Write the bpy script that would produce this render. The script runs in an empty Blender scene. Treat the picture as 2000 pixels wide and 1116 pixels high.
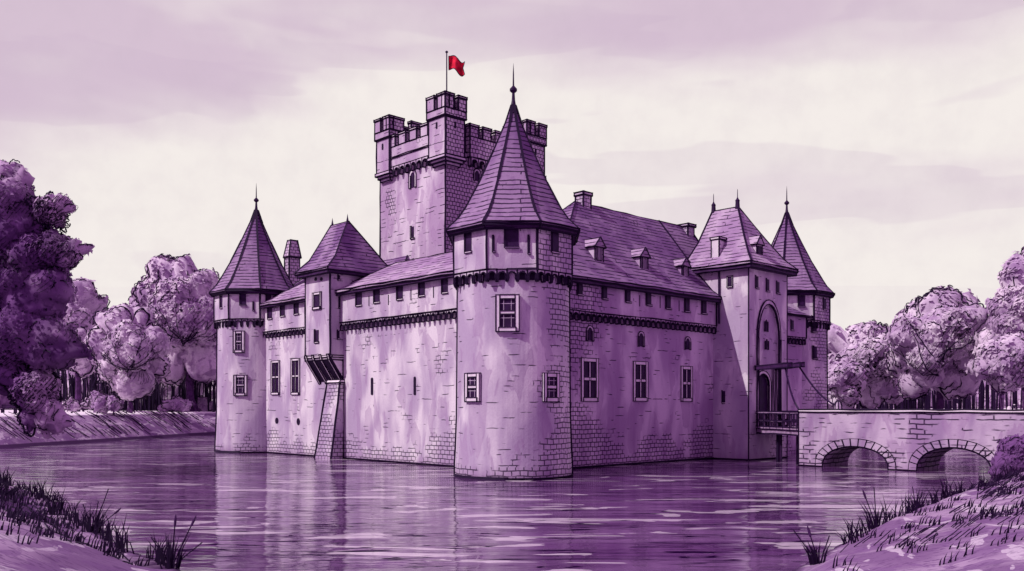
import bpy, bmesh, math, random
import numpy as np
from mathutils import Vector, Matrix, noise
R = math.radians
PI = math.pi
random.seed(7)
S = bpy.context.scene
C = S.collection

# ------------------------------------------------------------------ camera
F, HY, EYE = 1766.0, 793.0, 3.5            # focal length in px of a 2000 px wide frame, horizon row, eye height
cam = bpy.data.cameras.new('camera'); co = bpy.data.objects.new('camera', cam); C.objects.link(co)
co.location = (0, 0, EYE); co.rotation_euler = (R(90), 0, 0)
cam.sensor_width = 36; cam.lens = F / 2000 * 36; cam.shift_y = (HY - 558) / 2000
cam.clip_end = 6000; cam.clip_start = .3
S.camera = co

# ------------------------------------------------------------------ light
A = (.7226, .6913); B = (-.6913, .7226); O = (0.6, 47.7)     # castle axes v, u and the meeting point of the two fronts
ANG = math.atan2(A[1], A[0])
LD = (A[0] - .30 * B[0], A[1] - .30 * B[1], -1.02)           # direction the sunlight travels
ld = Vector(LD).normalized()
sun = bpy.data.lights.new('sun', 'SUN'); so = bpy.data.objects.new('sun', sun); C.objects.link(so)
so.rotation_euler = ld.to_track_quat('-Z', 'Y').to_euler()
sun.energy = 3.6; sun.angle = R(.5); sun.color = (1, .97, .90)
elev = math.asin(-ld.z); azim = math.atan2(-ld.x, -ld.y)
S.view_settings.view_transform = 'Standard'; S.view_settings.look = 'None'
S.view_settings.exposure = 0; S.view_settings.gamma = 1

W = bpy.data.worlds.new('World'); S.world = W; W.use_nodes = True
nt = W.node_tree; N = nt.nodes; L = nt.links; N.clear()
def nd(N, t, **k):
    n = N.new(t)
    for a, b in k.items(): setattr(n, a, b)
    return n
def mathn(nt, op, a, b=None, c=None, clamp=False):
    n = nt.nodes.new('ShaderNodeMath'); n.operation = op; n.use_clamp = clamp
    for i, x in enumerate((a, b, c)):
        if x is None: continue
        if isinstance(x, (int, float)): n.inputs[i].default_value = x
        else: nt.links.new(x, n.inputs[i])
    return n.outputs[0]
def maprange(nt, x, a, b, c=0, d=1, smooth=True):
    n = nt.nodes.new('ShaderNodeMapRange'); n.interpolation_type = 'SMOOTHSTEP' if smooth else 'LINEAR'
    nt.links.new(x, n.inputs[0])
    for i, v in enumerate((a, b, c, d)): n.inputs[i + 1].default_value = v
    return n.outputs[0]
def mixc(nt, f, a, b, mode='MIX'):
    n = nt.nodes.new('ShaderNodeMix'); n.data_type = 'RGBA'; n.blend_type = mode
    for i, x in ((0, f), (6, a), (7, b)):
        if isinstance(x, (int, float)): n.inputs[i].default_value = x
        elif isinstance(x, tuple): n.inputs[i].default_value = x + (1,)
        else: nt.links.new(x, n.inputs[i])
    return n.outputs[2]
def noisen(nt, vec, scale, detail=2, rough=.5, dist=0, sc=None, off=None):
    if sc or off:
        m = nt.nodes.new('ShaderNodeMapping'); nt.links.new(vec, m.inputs[0])
        if sc: m.inputs['Scale'].default_value = sc
        if off: m.inputs['Location'].default_value = off
        vec = m.outputs[0]
    n = nt.nodes.new('ShaderNodeTexNoise'); nt.links.new(vec, n.inputs['Vector'])
    n.inputs['Scale'].default_value = scale; n.inputs['Detail'].default_value = detail
    n.inputs['Roughness'].default_value = rough; n.inputs['Distortion'].default_value = dist
    return n.outputs[0]

tc = nd(N, 'ShaderNodeTexCoord'); gen = tc.outputs['Generated']
sep = nd(N, 'ShaderNodeSeparateXYZ'); L.new(gen, sep.inputs[0])
SX, SY, SZ = sep.outputs
SZ = mathn(nt, 'ADD', SZ, mathn(nt, 'MULTIPLY_ADD', noisen(nt, gen, 2.2, 4, .6, .4, (1, 1, 2.5), (2, 2, 2)), .12, -.06))
w1 = noisen(nt, gen, 1.5, 4, .5, .25, (1.2, 1.2, 4.2), (3.1, 0, 1.35))       # broad cloud washes
w2 = noisen(nt, gen, 2.6, 3, .5, .3, (1.0, 1.0, 5.5), (7.7, 2, .6))
w3 = noisen(nt, gen, 30, 4, .6)
up = maprange(nt, SZ, .20, .46)
a1 = mathn(nt, 'ADD', w1, mathn(nt, 'MULTIPLY', up, .20))
low = maprange(nt, SZ, .0, .16, -.10, 0)
a1 = mathn(nt, 'ADD', a1, low)
f1 = maprange(nt, a1, .50, .76)
f2 = maprange(nt, mathn(nt, 'ADD', w2, mathn(nt, 'MULTIPLY', up, .06)), .535, .56)     # washes with a crisp rim
f2 = mathn(nt, 'MULTIPLY', f2, maprange(nt, SZ, .06, .2, 0, .20))
skyc = mixc(nt, f1, (.93, .865, .83), (.69, .545, .66))
skyc = mixc(nt, f2, skyc, (.60, .45, .60))
skyc = mixc(nt, mathn(nt, 'MULTIPLY', maprange(nt, w3, .35, .75), .11), skyc, (.5, .4, .5))
back = maprange(nt, SY, .55, -.25)                                          # unseen plum sky behind and overhead, added to tint the shade purple
over = maprange(nt, SZ, .5, .8)
fb = mathn(nt, 'MAXIMUM', back, over)
skyc = mixc(nt, fb, skyc, (.49, .235, .55))
sk = nd(N, 'ShaderNodeTexSky', sky_type='NISHITA', sun_disc=False, sun_elevation=elev, sun_rotation=azim)
b1 = nd(N, 'ShaderNodeBackground'); L.new(sk.outputs[0], b1.inputs[0]); b1.inputs[1].default_value = .08
b2 = nd(N, 'ShaderNodeBackground'); L.new(skyc, b2.inputs[0]); b2.inputs[1].default_value = 1
ms = nd(N, 'ShaderNodeMixShader'); ms.inputs[0].default_value = .97
L.new(b1.outputs[0], ms.inputs[1]); L.new(b2.outputs[0], ms.inputs[2])
L.new(ms.outputs[0], nd(N, 'ShaderNodeOutputWorld').inputs[0])

# ------------------------------------------------------------------ measuring
def on(px, py, v=None, u=None):
    """photo pixel -> castle coordinates (v, u, z) on the upright plane v = const or u = const"""
    k = (px - 1000) / F; ax = A if v is not None else B; t = v if v is not None else u
    Y = (t + O[0] * ax[0] + O[1] * ax[1]) / (k * ax[0] + ax[1]); X = k * Y
    dx, dy = X - O[0], Y - O[1]
    return (dx * A[0] + dy * A[1], dx * B[0] + dy * B[1], EYE - (py - HY) / F * Y)
def wp(v, u, z=0): return Vector((O[0] + v * A[0] + u * B[0], O[1] + v * A[1] + u * B[1], z))
def at(px, py, Y): return Vector(((px - 1000) / F * Y, Y, EYE - (py - HY) / F * Y))

# ------------------------------------------------------------------ materials
INKC = (.013, .002, .026)
def newmat(name):
    m = bpy.data.materials.new(name); m.use_nodes = True
    n = m.node_tree; p = n.nodes['Principled BSDF']; p.inputs['Roughness'].default_value = .9
    p.inputs['Specular IOR Level'].default_value = .15
    return m, n, p
def flat(name, c, rough=.8, var=.25):
    m, n, p = newmat(name)
    t = n.nodes.new('ShaderNodeTexCoord').outputs['Object']
    f = noisen(n, t, 3, 4)
    col = mixc(n, maprange(n, f, .3, .7), tuple(x * (1 - var) for x in c), tuple(min(1, x * (1 + var)) for x in c))
    n.links.new(col, p.inputs['Base Color']); p.inputs['Roughness'].default_value = rough
    return m
def masonry(name, c1, c2, row=.32, width=.75, mort=.030, cover=0., rows_only=0., low=.5, scale=1, strength=.9, off=(0, 0, 0), stain=(.30, .15, .34), drip=1.0):
    """lime-washed masonry or tiling: wash tones, stains and joints where the wash has worn off, plus joint hatching that paints shade"""
    m, n, p = newmat(name)
    T = n.nodes.new('ShaderNodeTexCoord'); ob = T.outputs['Object']; uv = T.outputs['UV']
    at_ = n.nodes.new('ShaderNodeAttribute'); at_.attribute_name = 'cover'
    geo = n.nodes.new('ShaderNodeNewGeometry'); gs = n.nodes.new('ShaderNodeSeparateXYZ'); n.links.new(geo.outputs['Position'], gs.inputs[0])
    # wobbly joints
    wob = n.nodes.new('ShaderNodeTexNoise'); n.links.new(uv, wob.inputs['Vector']); wob.inputs['Scale'].default_value = 1.3
    vm = n.nodes.new('ShaderNodeVectorMath'); vm.operation = 'MULTIPLY_ADD'
    n.links.new(wob.outputs['Color'], vm.inputs[0]); vm.inputs[1].default_value = (.16, .16, 0); n.links.new(uv, vm.inputs[2])
    def brick(w, h, mo, o=0):
        b = n.nodes.new('ShaderNodeTexBrick'); n.links.new(vm.outputs[0], b.inputs['Vector'])
        b.inputs['Scale'].default_value = 1; b.inputs['Mortar Size'].default_value = mo; b.inputs['Mortar Smooth'].default_value = .2
        b.inputs['Brick Width'].default_value = w; b.inputs['Row Height'].default_value = h; b.offset = o or .5
        return b.outputs['Fac']
    lines = brick(width, row, mort)
    big = noisen(n, ob, .42 * scale, 2, .5, 0, None, off)
    brk = noisen(n, uv, 1.1, 2, .5, 0, (1.0, 2.4, 1), off)
    lo = maprange(n, gs.outputs[2], 0, 2.4, low * .34, 0)
    s = mathn(n, 'ADD', mathn(n, 'ADD', big, mathn(n, 'MULTIPLY', brk, .5)), mathn(n, 'ADD', lo, mathn(n, 'MULTIPLY', at_.outputs['Fac'], .42)))
    mask = maprange(n, mathn(n, 'ADD', s, cover * .42), .93, 1.02)
    ink = mathn(n, 'MULTIPLY', lines, mask)
    if rows_only:
        r2 = brick(9.0, row, mort * .9)
        brk2 = noisen(n, uv, .9, 2, .5, 0, (1, 3.0, 1), (off[0] + 5, 1, 0))
        ink = mathn(n, 'MAXIMUM', ink, mathn(n, 'MULTIPLY', r2, maprange(n, brk2, .50 - .14 * rows_only, .58 - .1 * rows_only)))
    ink = mathn(n, 'MULTIPLY', ink, strength)
    wash = noisen(n, ob, .55 * scale, 3, .5, .4, (1, 1, .38), (off[0] + 9, off[1], 3))
    col = mixc(n, maprange(n, wash, .36, .62), c1, c2)
    wash2 = noisen(n, ob, 1.0 * scale, 3, .5, .6, (1, 1, .30), (off[0], 4 + off[1], 1))
    edge = maprange(n, wash2, .545, .565)
    col = mixc(n, mathn(n, 'MULTIPLY', edge, .42 * drip), col, tuple((a * .45 + b * .55) for a, b in zip(c2, stain)))
    rim = mathn(n, 'MULTIPLY', maprange(n, wash2, .535, .55), maprange(n, wash2, .58, .56))
    col = mixc(n, mathn(n, 'MULTIPLY', rim, .16 * drip), col, stain)
    gr = noisen(n, ob, 9, 4, .7)
    col = mixc(n, maprange(n, gr, .3, .75, 0, .16), col, stain)
    damp = mathn(n, 'MULTIPLY', maprange(n, mathn(n, 'ADD', gs.outputs[2], mathn(n, 'MULTIPLY', wash2, 1.6)), 1.5, .6), .55)
    if low: col = mixc(n, damp, col, stain)
    col = mixc(n, ink, col, INKC)
    n.links.new(col, p.inputs['Base Color'])
    bp = n.nodes.new('ShaderNodeBump'); bp.inputs['Strength'].default_value = .35; bp.inputs['Distance'].default_value = .04
    n.links.new(mathn(n, 'SUBTRACT', gr, ink), bp.inputs['Height']); n.links.new(bp.outputs[0], p.inputs['Normal'])
    return m
INK = flat('ink_dark', INKC, .7, .1)
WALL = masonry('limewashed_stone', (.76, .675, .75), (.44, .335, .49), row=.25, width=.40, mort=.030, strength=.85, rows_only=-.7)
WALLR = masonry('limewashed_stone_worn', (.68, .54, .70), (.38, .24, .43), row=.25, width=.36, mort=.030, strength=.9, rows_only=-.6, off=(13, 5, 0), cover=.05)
WALLK = masonry('keep_stone', (.70, .60, .70), (.44, .31, .47), row=.27, width=.30, mort=.032, strength=.95, rows_only=-.35, off=(3, 15, 0))
ROOF = masonry('slate_roof', (.32, .205, .36), (.18, .09, .23), row=.25, width=.34, mort=.042, low=0, rows_only=1., cover=-.1, stain=(.14, .05, .18), drip=.6)
ROOFL = masonry('pale_slate_roof', (.50, .37, .52), (.33, .205, .37), row=.25, width=.5, mort=.036, low=0, rows_only=.8, cover=-.25, stain=(.2, .08, .24), off=(4, 4, 0), drip=.5)
BRIDGE = masonry('bridge_stone', (.56, .44, .58), (.32, .21, .37), row=.26, width=.75, mort=.042, rows_only=-.3, off=(21, 3, 0), cover=.12, low=.3)
TRIM = flat('pale_dressed_stone', (.74, .63, .74), .8, .08)
TRIMD = flat('dressed_stone', (.55, .42, .58), .8, .15)
GLASS = flat('dark_opening', (.03, .007, .05), .6, .3)
WOOD = flat('eaves_shade_dark', (.05, .014, .075), .7, .3)
WOODL = flat('weathered_timber', (.34, .21, .37), .7, .25)
METAL = flat('dark_metal', (.025, .006, .045), .5, .2)
RED = flat('red_cloth', (.62, .012, .045), .8, .35)
BARK = flat('dark_bark', (.075, .025, .10), .9, .4)

# ------------------------------------------------------------------ mesh builder
class MB:
    def __init__(s): s.v = []; s.f = []; s.m = []; s.uv = []; s.c = []; s.noink = set(); s.extra = []
    def add(s, vs, fs, m=0, uvs=None, cover=0, ink=True):
        b = len(s.v); s.v += [Vector(p) for p in vs]
        for i, f in enumerate(fs):
            s.f.append([b + k for k in f]); s.m.append(m); s.c.append(cover)
            s.uv.append(uvs[i] if uvs else None)
            if not ink: s.noink.add(len(s.f) - 1)
    def hexa(s, p, m=0, cover=0, ink=True):    # 8 points: 4 bottom ring, 4 top ring (counter-clockwise from above)
        s.add(p, [(3, 2, 1, 0), (4, 5, 6, 7), (0, 1, 5, 4), (1, 2, 6, 5), (2, 3, 7, 6), (3, 0, 4, 7)], m, None, cover, ink)
    def box(s, x0, x1, y0, y1, z0, z1, m=0, cover=0, ink=True):
        s.hexa([(x0, y0, z0), (x1, y0, z0), (x1, y1, z0), (x0, y1, z0), (x0, y0, z1), (x1, y0, z1), (x1, y1, z1), (x0, y1, z1)], m, cover, ink)
    def obox(s, c, n, w, d0, d1, z0, z1, m=0, cover=0, ink=True, dx=0):   # centred on c (2D), outward normal n, width w, from d0 to d1 outward
        t = Vector((-n[1], n[0])); n = Vector(n); c = Vector(c[:2]) + t * dx
        q = [c - t * w / 2 + n * d1, c + t * w / 2 + n * d1, c + t * w / 2 + n * d0, c - t * w / 2 + n * d0]
        s.hexa([(p.x, p.y, z0) for p in q] + [(p.x, p.y, z1) for p in q], m, cover, ink)
    def loft(s, rings, m=0, caps=True, cover=None, ink=True):
        n = len(rings[0]); b = []
        vs = [p for r in rings for p in r]; fs = []
        for i in range(len(rings) - 1):
            for k in range(n):
                fs.append((i * n + k, i * n + (k + 1) % n, (i + 1) * n + (k + 1) % n, (i + 1) * n + k))
        if caps: fs += [tuple(range(n))[::-1], tuple((len(rings) - 1) * n + k for k in range(n))]
        s.add(vs, fs, m, None, cover or 0, ink)
    def rects(s, rr, m=0):                      # rr: (z, x0, x1, y0, y1)
        s.loft([[(a, c, z), (b, c, z), (b, d, z), (a, d, z)] for z, a, b, c, d in rr], m)
    def lathe(s, prof, n=48, cx=0, cy=0, m=0, ink=False, coverf=None):
        for i in range(len(prof) - 1):
            (r0, z0), (r1, z1) = prof[i], prof[i + 1]
            for k in range(n):
                a, b = 2 * PI * k / n, 2 * PI * (k + 1) / n
                P = [(cx + r0 * math.cos(a), cy + r0 * math.sin(a), z0), (cx + r0 * math.cos(b), cy + r0 * math.sin(b), z0),
                     (cx + r1 * math.cos(b), cy + r1 * math.sin(b), z1), (cx + r1 * math.cos(a), cy + r1 * math.sin(a), z1)]
                rr = max(r0, r1)
                s.add(P, [(0, 1, 2, 3)], m, [[(a * rr, z0), (b * rr, z0), (b * rr, z1), (a * rr, z1)]], coverf((a + b) / 2, (z0 + z1) / 2) if coverf else 0, ink)
    def tube(s, pts, r, m=1, sides=3, taper=None):
        pts = [Vector(p) for p in pts]
        if len(pts) < 2: return
        b = len(s.v); n = len(pts)
        for i, p in enumerate(pts):
            d = (pts[min(i + 1, n - 1)] - pts[max(i - 1, 0)])
            if d.length < 1e-6: d = Vector((0, 0, 1))
            d.normalize(); a = d.orthogonal().normalized(); c = d.cross(a)
            rr = r if taper is None else r * (taper[0] + (taper[1] - taper[0]) * i / (n - 1))
            for k in range(sides):
                th = 2 * PI * k / sides
                s.v.append(p + (a * math.cos(th) + c * math.sin(th)) * rr)
        for i in range(n - 1):
            for k in range(sides):
                s.f.append([b + i * sides + k, b + i * sides + (k + 1) % sides, b + (i + 1) * sides + (k + 1) % sides, b + (i + 1) * sides + k])
                s.m.append(m); s.c.append(0); s.uv.append(None); s.noink.add(len(s.f) - 1)
        for e in (0, n - 1):
            s.f.append([b + e * sides + k for k in range(sides)]); s.m.append(m); s.c.append(0); s.uv.append(None); s.noink.add(len(s.f) - 1)
    def inkedges(s, r, mi, minlen=.1, ang=28):
        em = {}
        nf = len(s.f)
        for fi in range(nf):
            if fi in s.noink: continue
            f = s.f[fi]
            nrm = Vector((0, 0, 0))
            P = [s.v[i] for i in f]
            for i in range(len(P)): nrm += P[i].cross(P[(i + 1) % len(P)])
            if nrm.length < 1e-9: continue
            nrm.normalize()
            for i in range(len(f)):
                a = tuple(round(x, 3) for x in s.v[f[i]]); b = tuple(round(x, 3) for x in s.v[f[(i + 1) % len(f)]])
                if a == b: continue
                em.setdefault((min(a, b), max(a, b)), []).append(nrm)
        ca = math.cos(R(ang)); rnd = random.Random(len(em))
        for (a, b), ns in em.items():
            if len(ns) > 1 and ns[0].dot(ns[1]) > ca: continue
            a, b = Vector(a), Vector(b); l = (b - a).length
            if l < minlen: continue
            k = max(1, int(l / 1.1)); d = (b - a) / l
            pts = [a - d * r * .5] + [a.lerp(b, i / k) + Vector([rnd.uniform(-1, 1) * r * .45 for _ in range(3)]) for i in range(1, k)] + [b + d * r * .5]
            s.tube(pts, r * rnd.uniform(.75, 1.2), mi)
    def build(s, name, mats, parent=None, ink=.045, off=(0, 0), smooth=False, ang=28, minlen=.1):
        if not isinstance(mats, (list, tuple)): mats = [mats]
        mats = list(mats)
        if ink:
            ink *= 1.65
            if INK not in mats: mats.append(INK)
            s.inkedges(ink, mats.index(INK), minlen, ang)
        me = bpy.data.meshes.new(name)
        ox = Vector((off[0], off[1], off[2] if len(off) > 2 else 0))
        me.from_pydata([tuple(p - ox) for p in s.v], [], s.f)
        uvl = me.uv_layers.new(name='uv'); ca = me.attributes.new('cover', 'FLOAT', 'FACE')
        li = 0
        for i, f in enumerate(s.f):
            P = [s.v[k] for k in f]
            if s.uv[i]: q = s.uv[i]
            elif s.m[i] < len(mats) and mats[s.m[i]] is INK: q = [(0, 0)] * len(f)
            else:
                n = Vector((0, 0, 0))
                for a in range(len(P)): n += P[a].cross(P[(a + 1) % len(P)])
                n = n.normalized() if n.length > 1e-9 else Vector((0, 0, 1))
                if abs(n.z) > .93: q = [(p.x, p.y) for p in P]
                else:
                    t = Vector((-n.y, n.x, 0)).normalized(); q = [(p.dot(t), p.z) for p in P]
            for a in q: uvl.data[li].uv = a; li += 1
        ca.data.foreach_set('value', s.c)
        me.polygons.foreach_set('material_index', s.m)
        for m in mats: me.materials.append(m)
        if smooth: me.polygons.foreach_set('use_smooth', [True] * len(me.polygons))
        me.update()
        o = bpy.data.objects.new(name, me); C.objects.link(o)
        if parent: o.parent = parent
        return o
def tag(o, label=None, cat=None, group=None, kind=None):
    if label: o['label'] = label
    if cat: o['category'] = cat
    if group: o['group'] = group
    if kind: o['kind'] = kind
    return o
def thing(name, label, cat, v=None, u=None, loc=None, rot=None, group=None):
    o = bpy.data.objects.new(name, None); C.objects.link(o)
    if loc is None: o.location = wp(v, u); o.rotation_euler = (0, 0, ANG); o['_v'] = v; o['_u'] = u
    else: o.location = loc; o.rotation_euler = (0, 0, rot or 0)
    o.empty_display_size = .5
    return tag(o, label, cat, group)
def panel(mb, p0, p1, z0, z1, patches, base=0, m=0, n=26):
    '''facing of a wall in small fields, so that bare stone and shade-like joint hatching follow the patches'''
    p0, p1 = Vector(p0), Vector(p1); L_ = (p1 - p0).length; nx = max(2, int(L_ / .45)); nz = max(2, int((z1 - z0) / .45))
    for i in range(nx):
        for j in range(nz):
            a, b = p0.lerp(p1, i / nx), p0.lerp(p1, (i + 1) / nx); c, d = z0 + (z1 - z0) * j / nz, z0 + (z1 - z0) * (j + 1) / nz
            t, z = (i + .5) / nx * L_, (c + d) / 2
            cv = base + sum(am * math.exp(-((t - tc_) / rt) ** 2 - ((z - zc_) / rz) ** 2) for tc_, zc_, rt, rz, am in patches)
            mb.add([(a.x, a.y, c), (b.x, b.y, c), (b.x, b.y, d), (a.x, a.y, d)], [(0, 1, 2, 3)], m, None, cv, False)
def scallops(mb, p0, p1, n, z1, h, d0, d1, count, m=0, back=1):
    """arched corbel table from p0 to p1 (2D), outward normal n, between z1-h and z1"""
    p0, p1, n = Vector(p0), Vector(p1), Vector(n)
    L_ = (p1 - p0).length; t = (p1 - p0) / L_; w = L_ / count
    for k in range(count):
        c = w * (k + .5); r = w * .34; zt = z1 - h * .22; zb = z1 - h
        prof = [(-w / 2, z1), (-w / 2, zb + h * .12), (-w / 2 + w * .08, zb)]
        prof += [(-r, zb + h * .25)] + [(r * -math.cos(a), zt - r * .9 + r * .9 * math.sin(a)) for a in [PI * j / 6 for j in range(7)]] + [(r, zb + h * .25)]
        prof += [(w / 2 - w * .08, zb), (w / 2, zb + h * .12), (w / 2, z1)]
        q = len(prof)
        vs = []
        for d in (d1, d0):
            for x, z in prof:
                p = p0 + t * (c + x) + n * d; vs.append((p.x, p.y, z))
        fs = [tuple(range(q))[::-1], tuple(range(q, 2 * q))] + [(i, (i + 1) % q, q + (i + 1) % q, q + i) for i in range(q)]
        mb.add(vs, fs, m, None, 0)
    c = (p0 + p1) / 2
    mb.obox(c, n, L_, d0 - .06, d0 + .015, z1 - h * .9, z1 - .005, back, 0, False)  # ink-dark backing paints the shade inside the arches
def window(parent, c, n, w, h, style='cross', frame=None, pane=GLASS, ink=.03, fr=.16):
    """c = (v,u,z) centre, n = outward 2D normal. Parts: window (surround) > pane"""
    ov = (parent['_v'], parent['_u'])
    f = MB(); z0, z1 = c[2] - h / 2, c[2] + h / 2
    if style in ('cross', 'two', 'plain'):
        f.obox(c, n, fr, -.05, .06, z0 - fr, z1 + fr, 0, dx=-(w / 2 + fr / 2)); f.obox(c, n, fr, -.05, .06, z0 - fr, z1 + fr, 0, dx=(w / 2 + fr / 2))
        f.obox(c, n, w, -.05, .06, z1, z1 + fr); f.obox(c, n, w + .1, -.05, .10, z0 - fr, z0)
        if style != 'plain': f.obox(c, n, w, -.02, .055, c[2] + h * .02 - fr * .42, c[2] + h * .02 + fr * .42)
        if style == 'cross': f.obox(c, n, max(.1, fr * .7), -.02, .05, z0, z1)
    elif style == 'arch':
        k = 8; t = Vector((-n[1], n[0])); nn = Vector(n); cc = Vector(c[:2]); r = w / 2; zs = z1 - r
        def arc(rr): return [(-rr, z0)] + [(-rr * math.cos(PI * j / k), zs + rr * math.sin(PI * j / k)) for j in range(k + 1)] + [(rr, z0)]
        a, b = arc(r), arc(r + fr); q = len(a)
        def P(x, z, d): p = cc + t * x + nn * d; return (p.x, p.y, z)
        vs = [P(x, z, .07) for x, z in a] + [P(x, z, .07) for x, z in b] + [P(x, z, -.03) for x, z in b] + [P(x, z, -.03) for x, z in a]
        fs = []
        for i in range(q - 1):
            for g in range(3): fs.append((g * q + i, g * q + i + 1, (g + 1) * q + i + 1, (g + 1) * q + i))
            fs.append((3 * q + i, 3 * q + i + 1, i + 1, i))
        fs += [(0, q, 2 * q, 3 * q), (q - 1, 4 * q - 1, 3 * q - 1, 2 * q - 1)]
        f.add(vs, fs)
    elif style == 'slit':
        f.obox(c, n, fr * .5, -.03, .05, z0 - .05, z1 + .05, 0, dx=-(w / 2 + fr * .25)); f.obox(c, n, w + fr * .5, -.03, .07, z0 - .08, z0 - .003, 0)
    if style in ('none', 'oval'):
        k = 14; t = Vector((-n[1], n[0])); nn = Vector(n); cc = Vector(c[:2]); g = MB(); rx, rz = w / 2, h / 2
        if style == 'oval': pts = [(rx * math.cos(2 * PI * j / k), rz * math.sin(2 * PI * j / k)) for j in range(k)]
        else: pts = [(-rx, -rz + rx * .4), (-rx * .5, -rz), (rx * .5, -rz), (rx, -rz + rx * .4), (rx, rz - rx * .6), (rx * .5, rz), (-rx * .5, rz), (-rx, rz - rx * .6)]
        vs = []
        for d in (.03, -.03):
            for x, z in pts: p = cc + t * x + nn * d; vs.append((p.x, p.y, c[2] + z))
        q = len(pts); g.add(vs, [tuple(range(q)), tuple(range(q, 2 * q))[::-1]] + [(i, (i + 1) % q, q + (i + 1) % q, q + i) for i in range(q)])
        return g.build('loophole', INK, parent, ink=0, off=ov)
    fo = f.build('window', frame or TRIM, parent, ink=ink * .9, off=ov, ang=50)
    g = MB()
    if style == 'arch':
        a = arc(w / 2); q = len(a)
        g.add([P(x, z, .02) for x, z in a] + [P(x, z, -.03) for x, z in a], [tuple(range(q))[::-1], tuple(range(q, 2 * q))] + [(i, i + 1, q + i + 1, q + i) for i in range(q - 1)])
    else:
        g.obox(c, n, w, -.03, .02, z0, z1)
    if style == 'two':
        g.obox(c, n, .022, .02, .03, z0 + .03, z1 - .03, 1, 0, False, dx=w * .25); g.obox(c, n, .022, .02, .03, z0 + .03, z1 - .03, 1, 0, False, dx=-w * .25)
        for j in (2, 5): g.obox(c, n, w - .02, .02, .028, z0 + h * j / 6 - .011, z0 + h * j / 6 + .011, 1, 0, False)
    po = g.build('pane', [pane, TRIMD], fo, ink=0, off=ov)
    return fo

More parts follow.
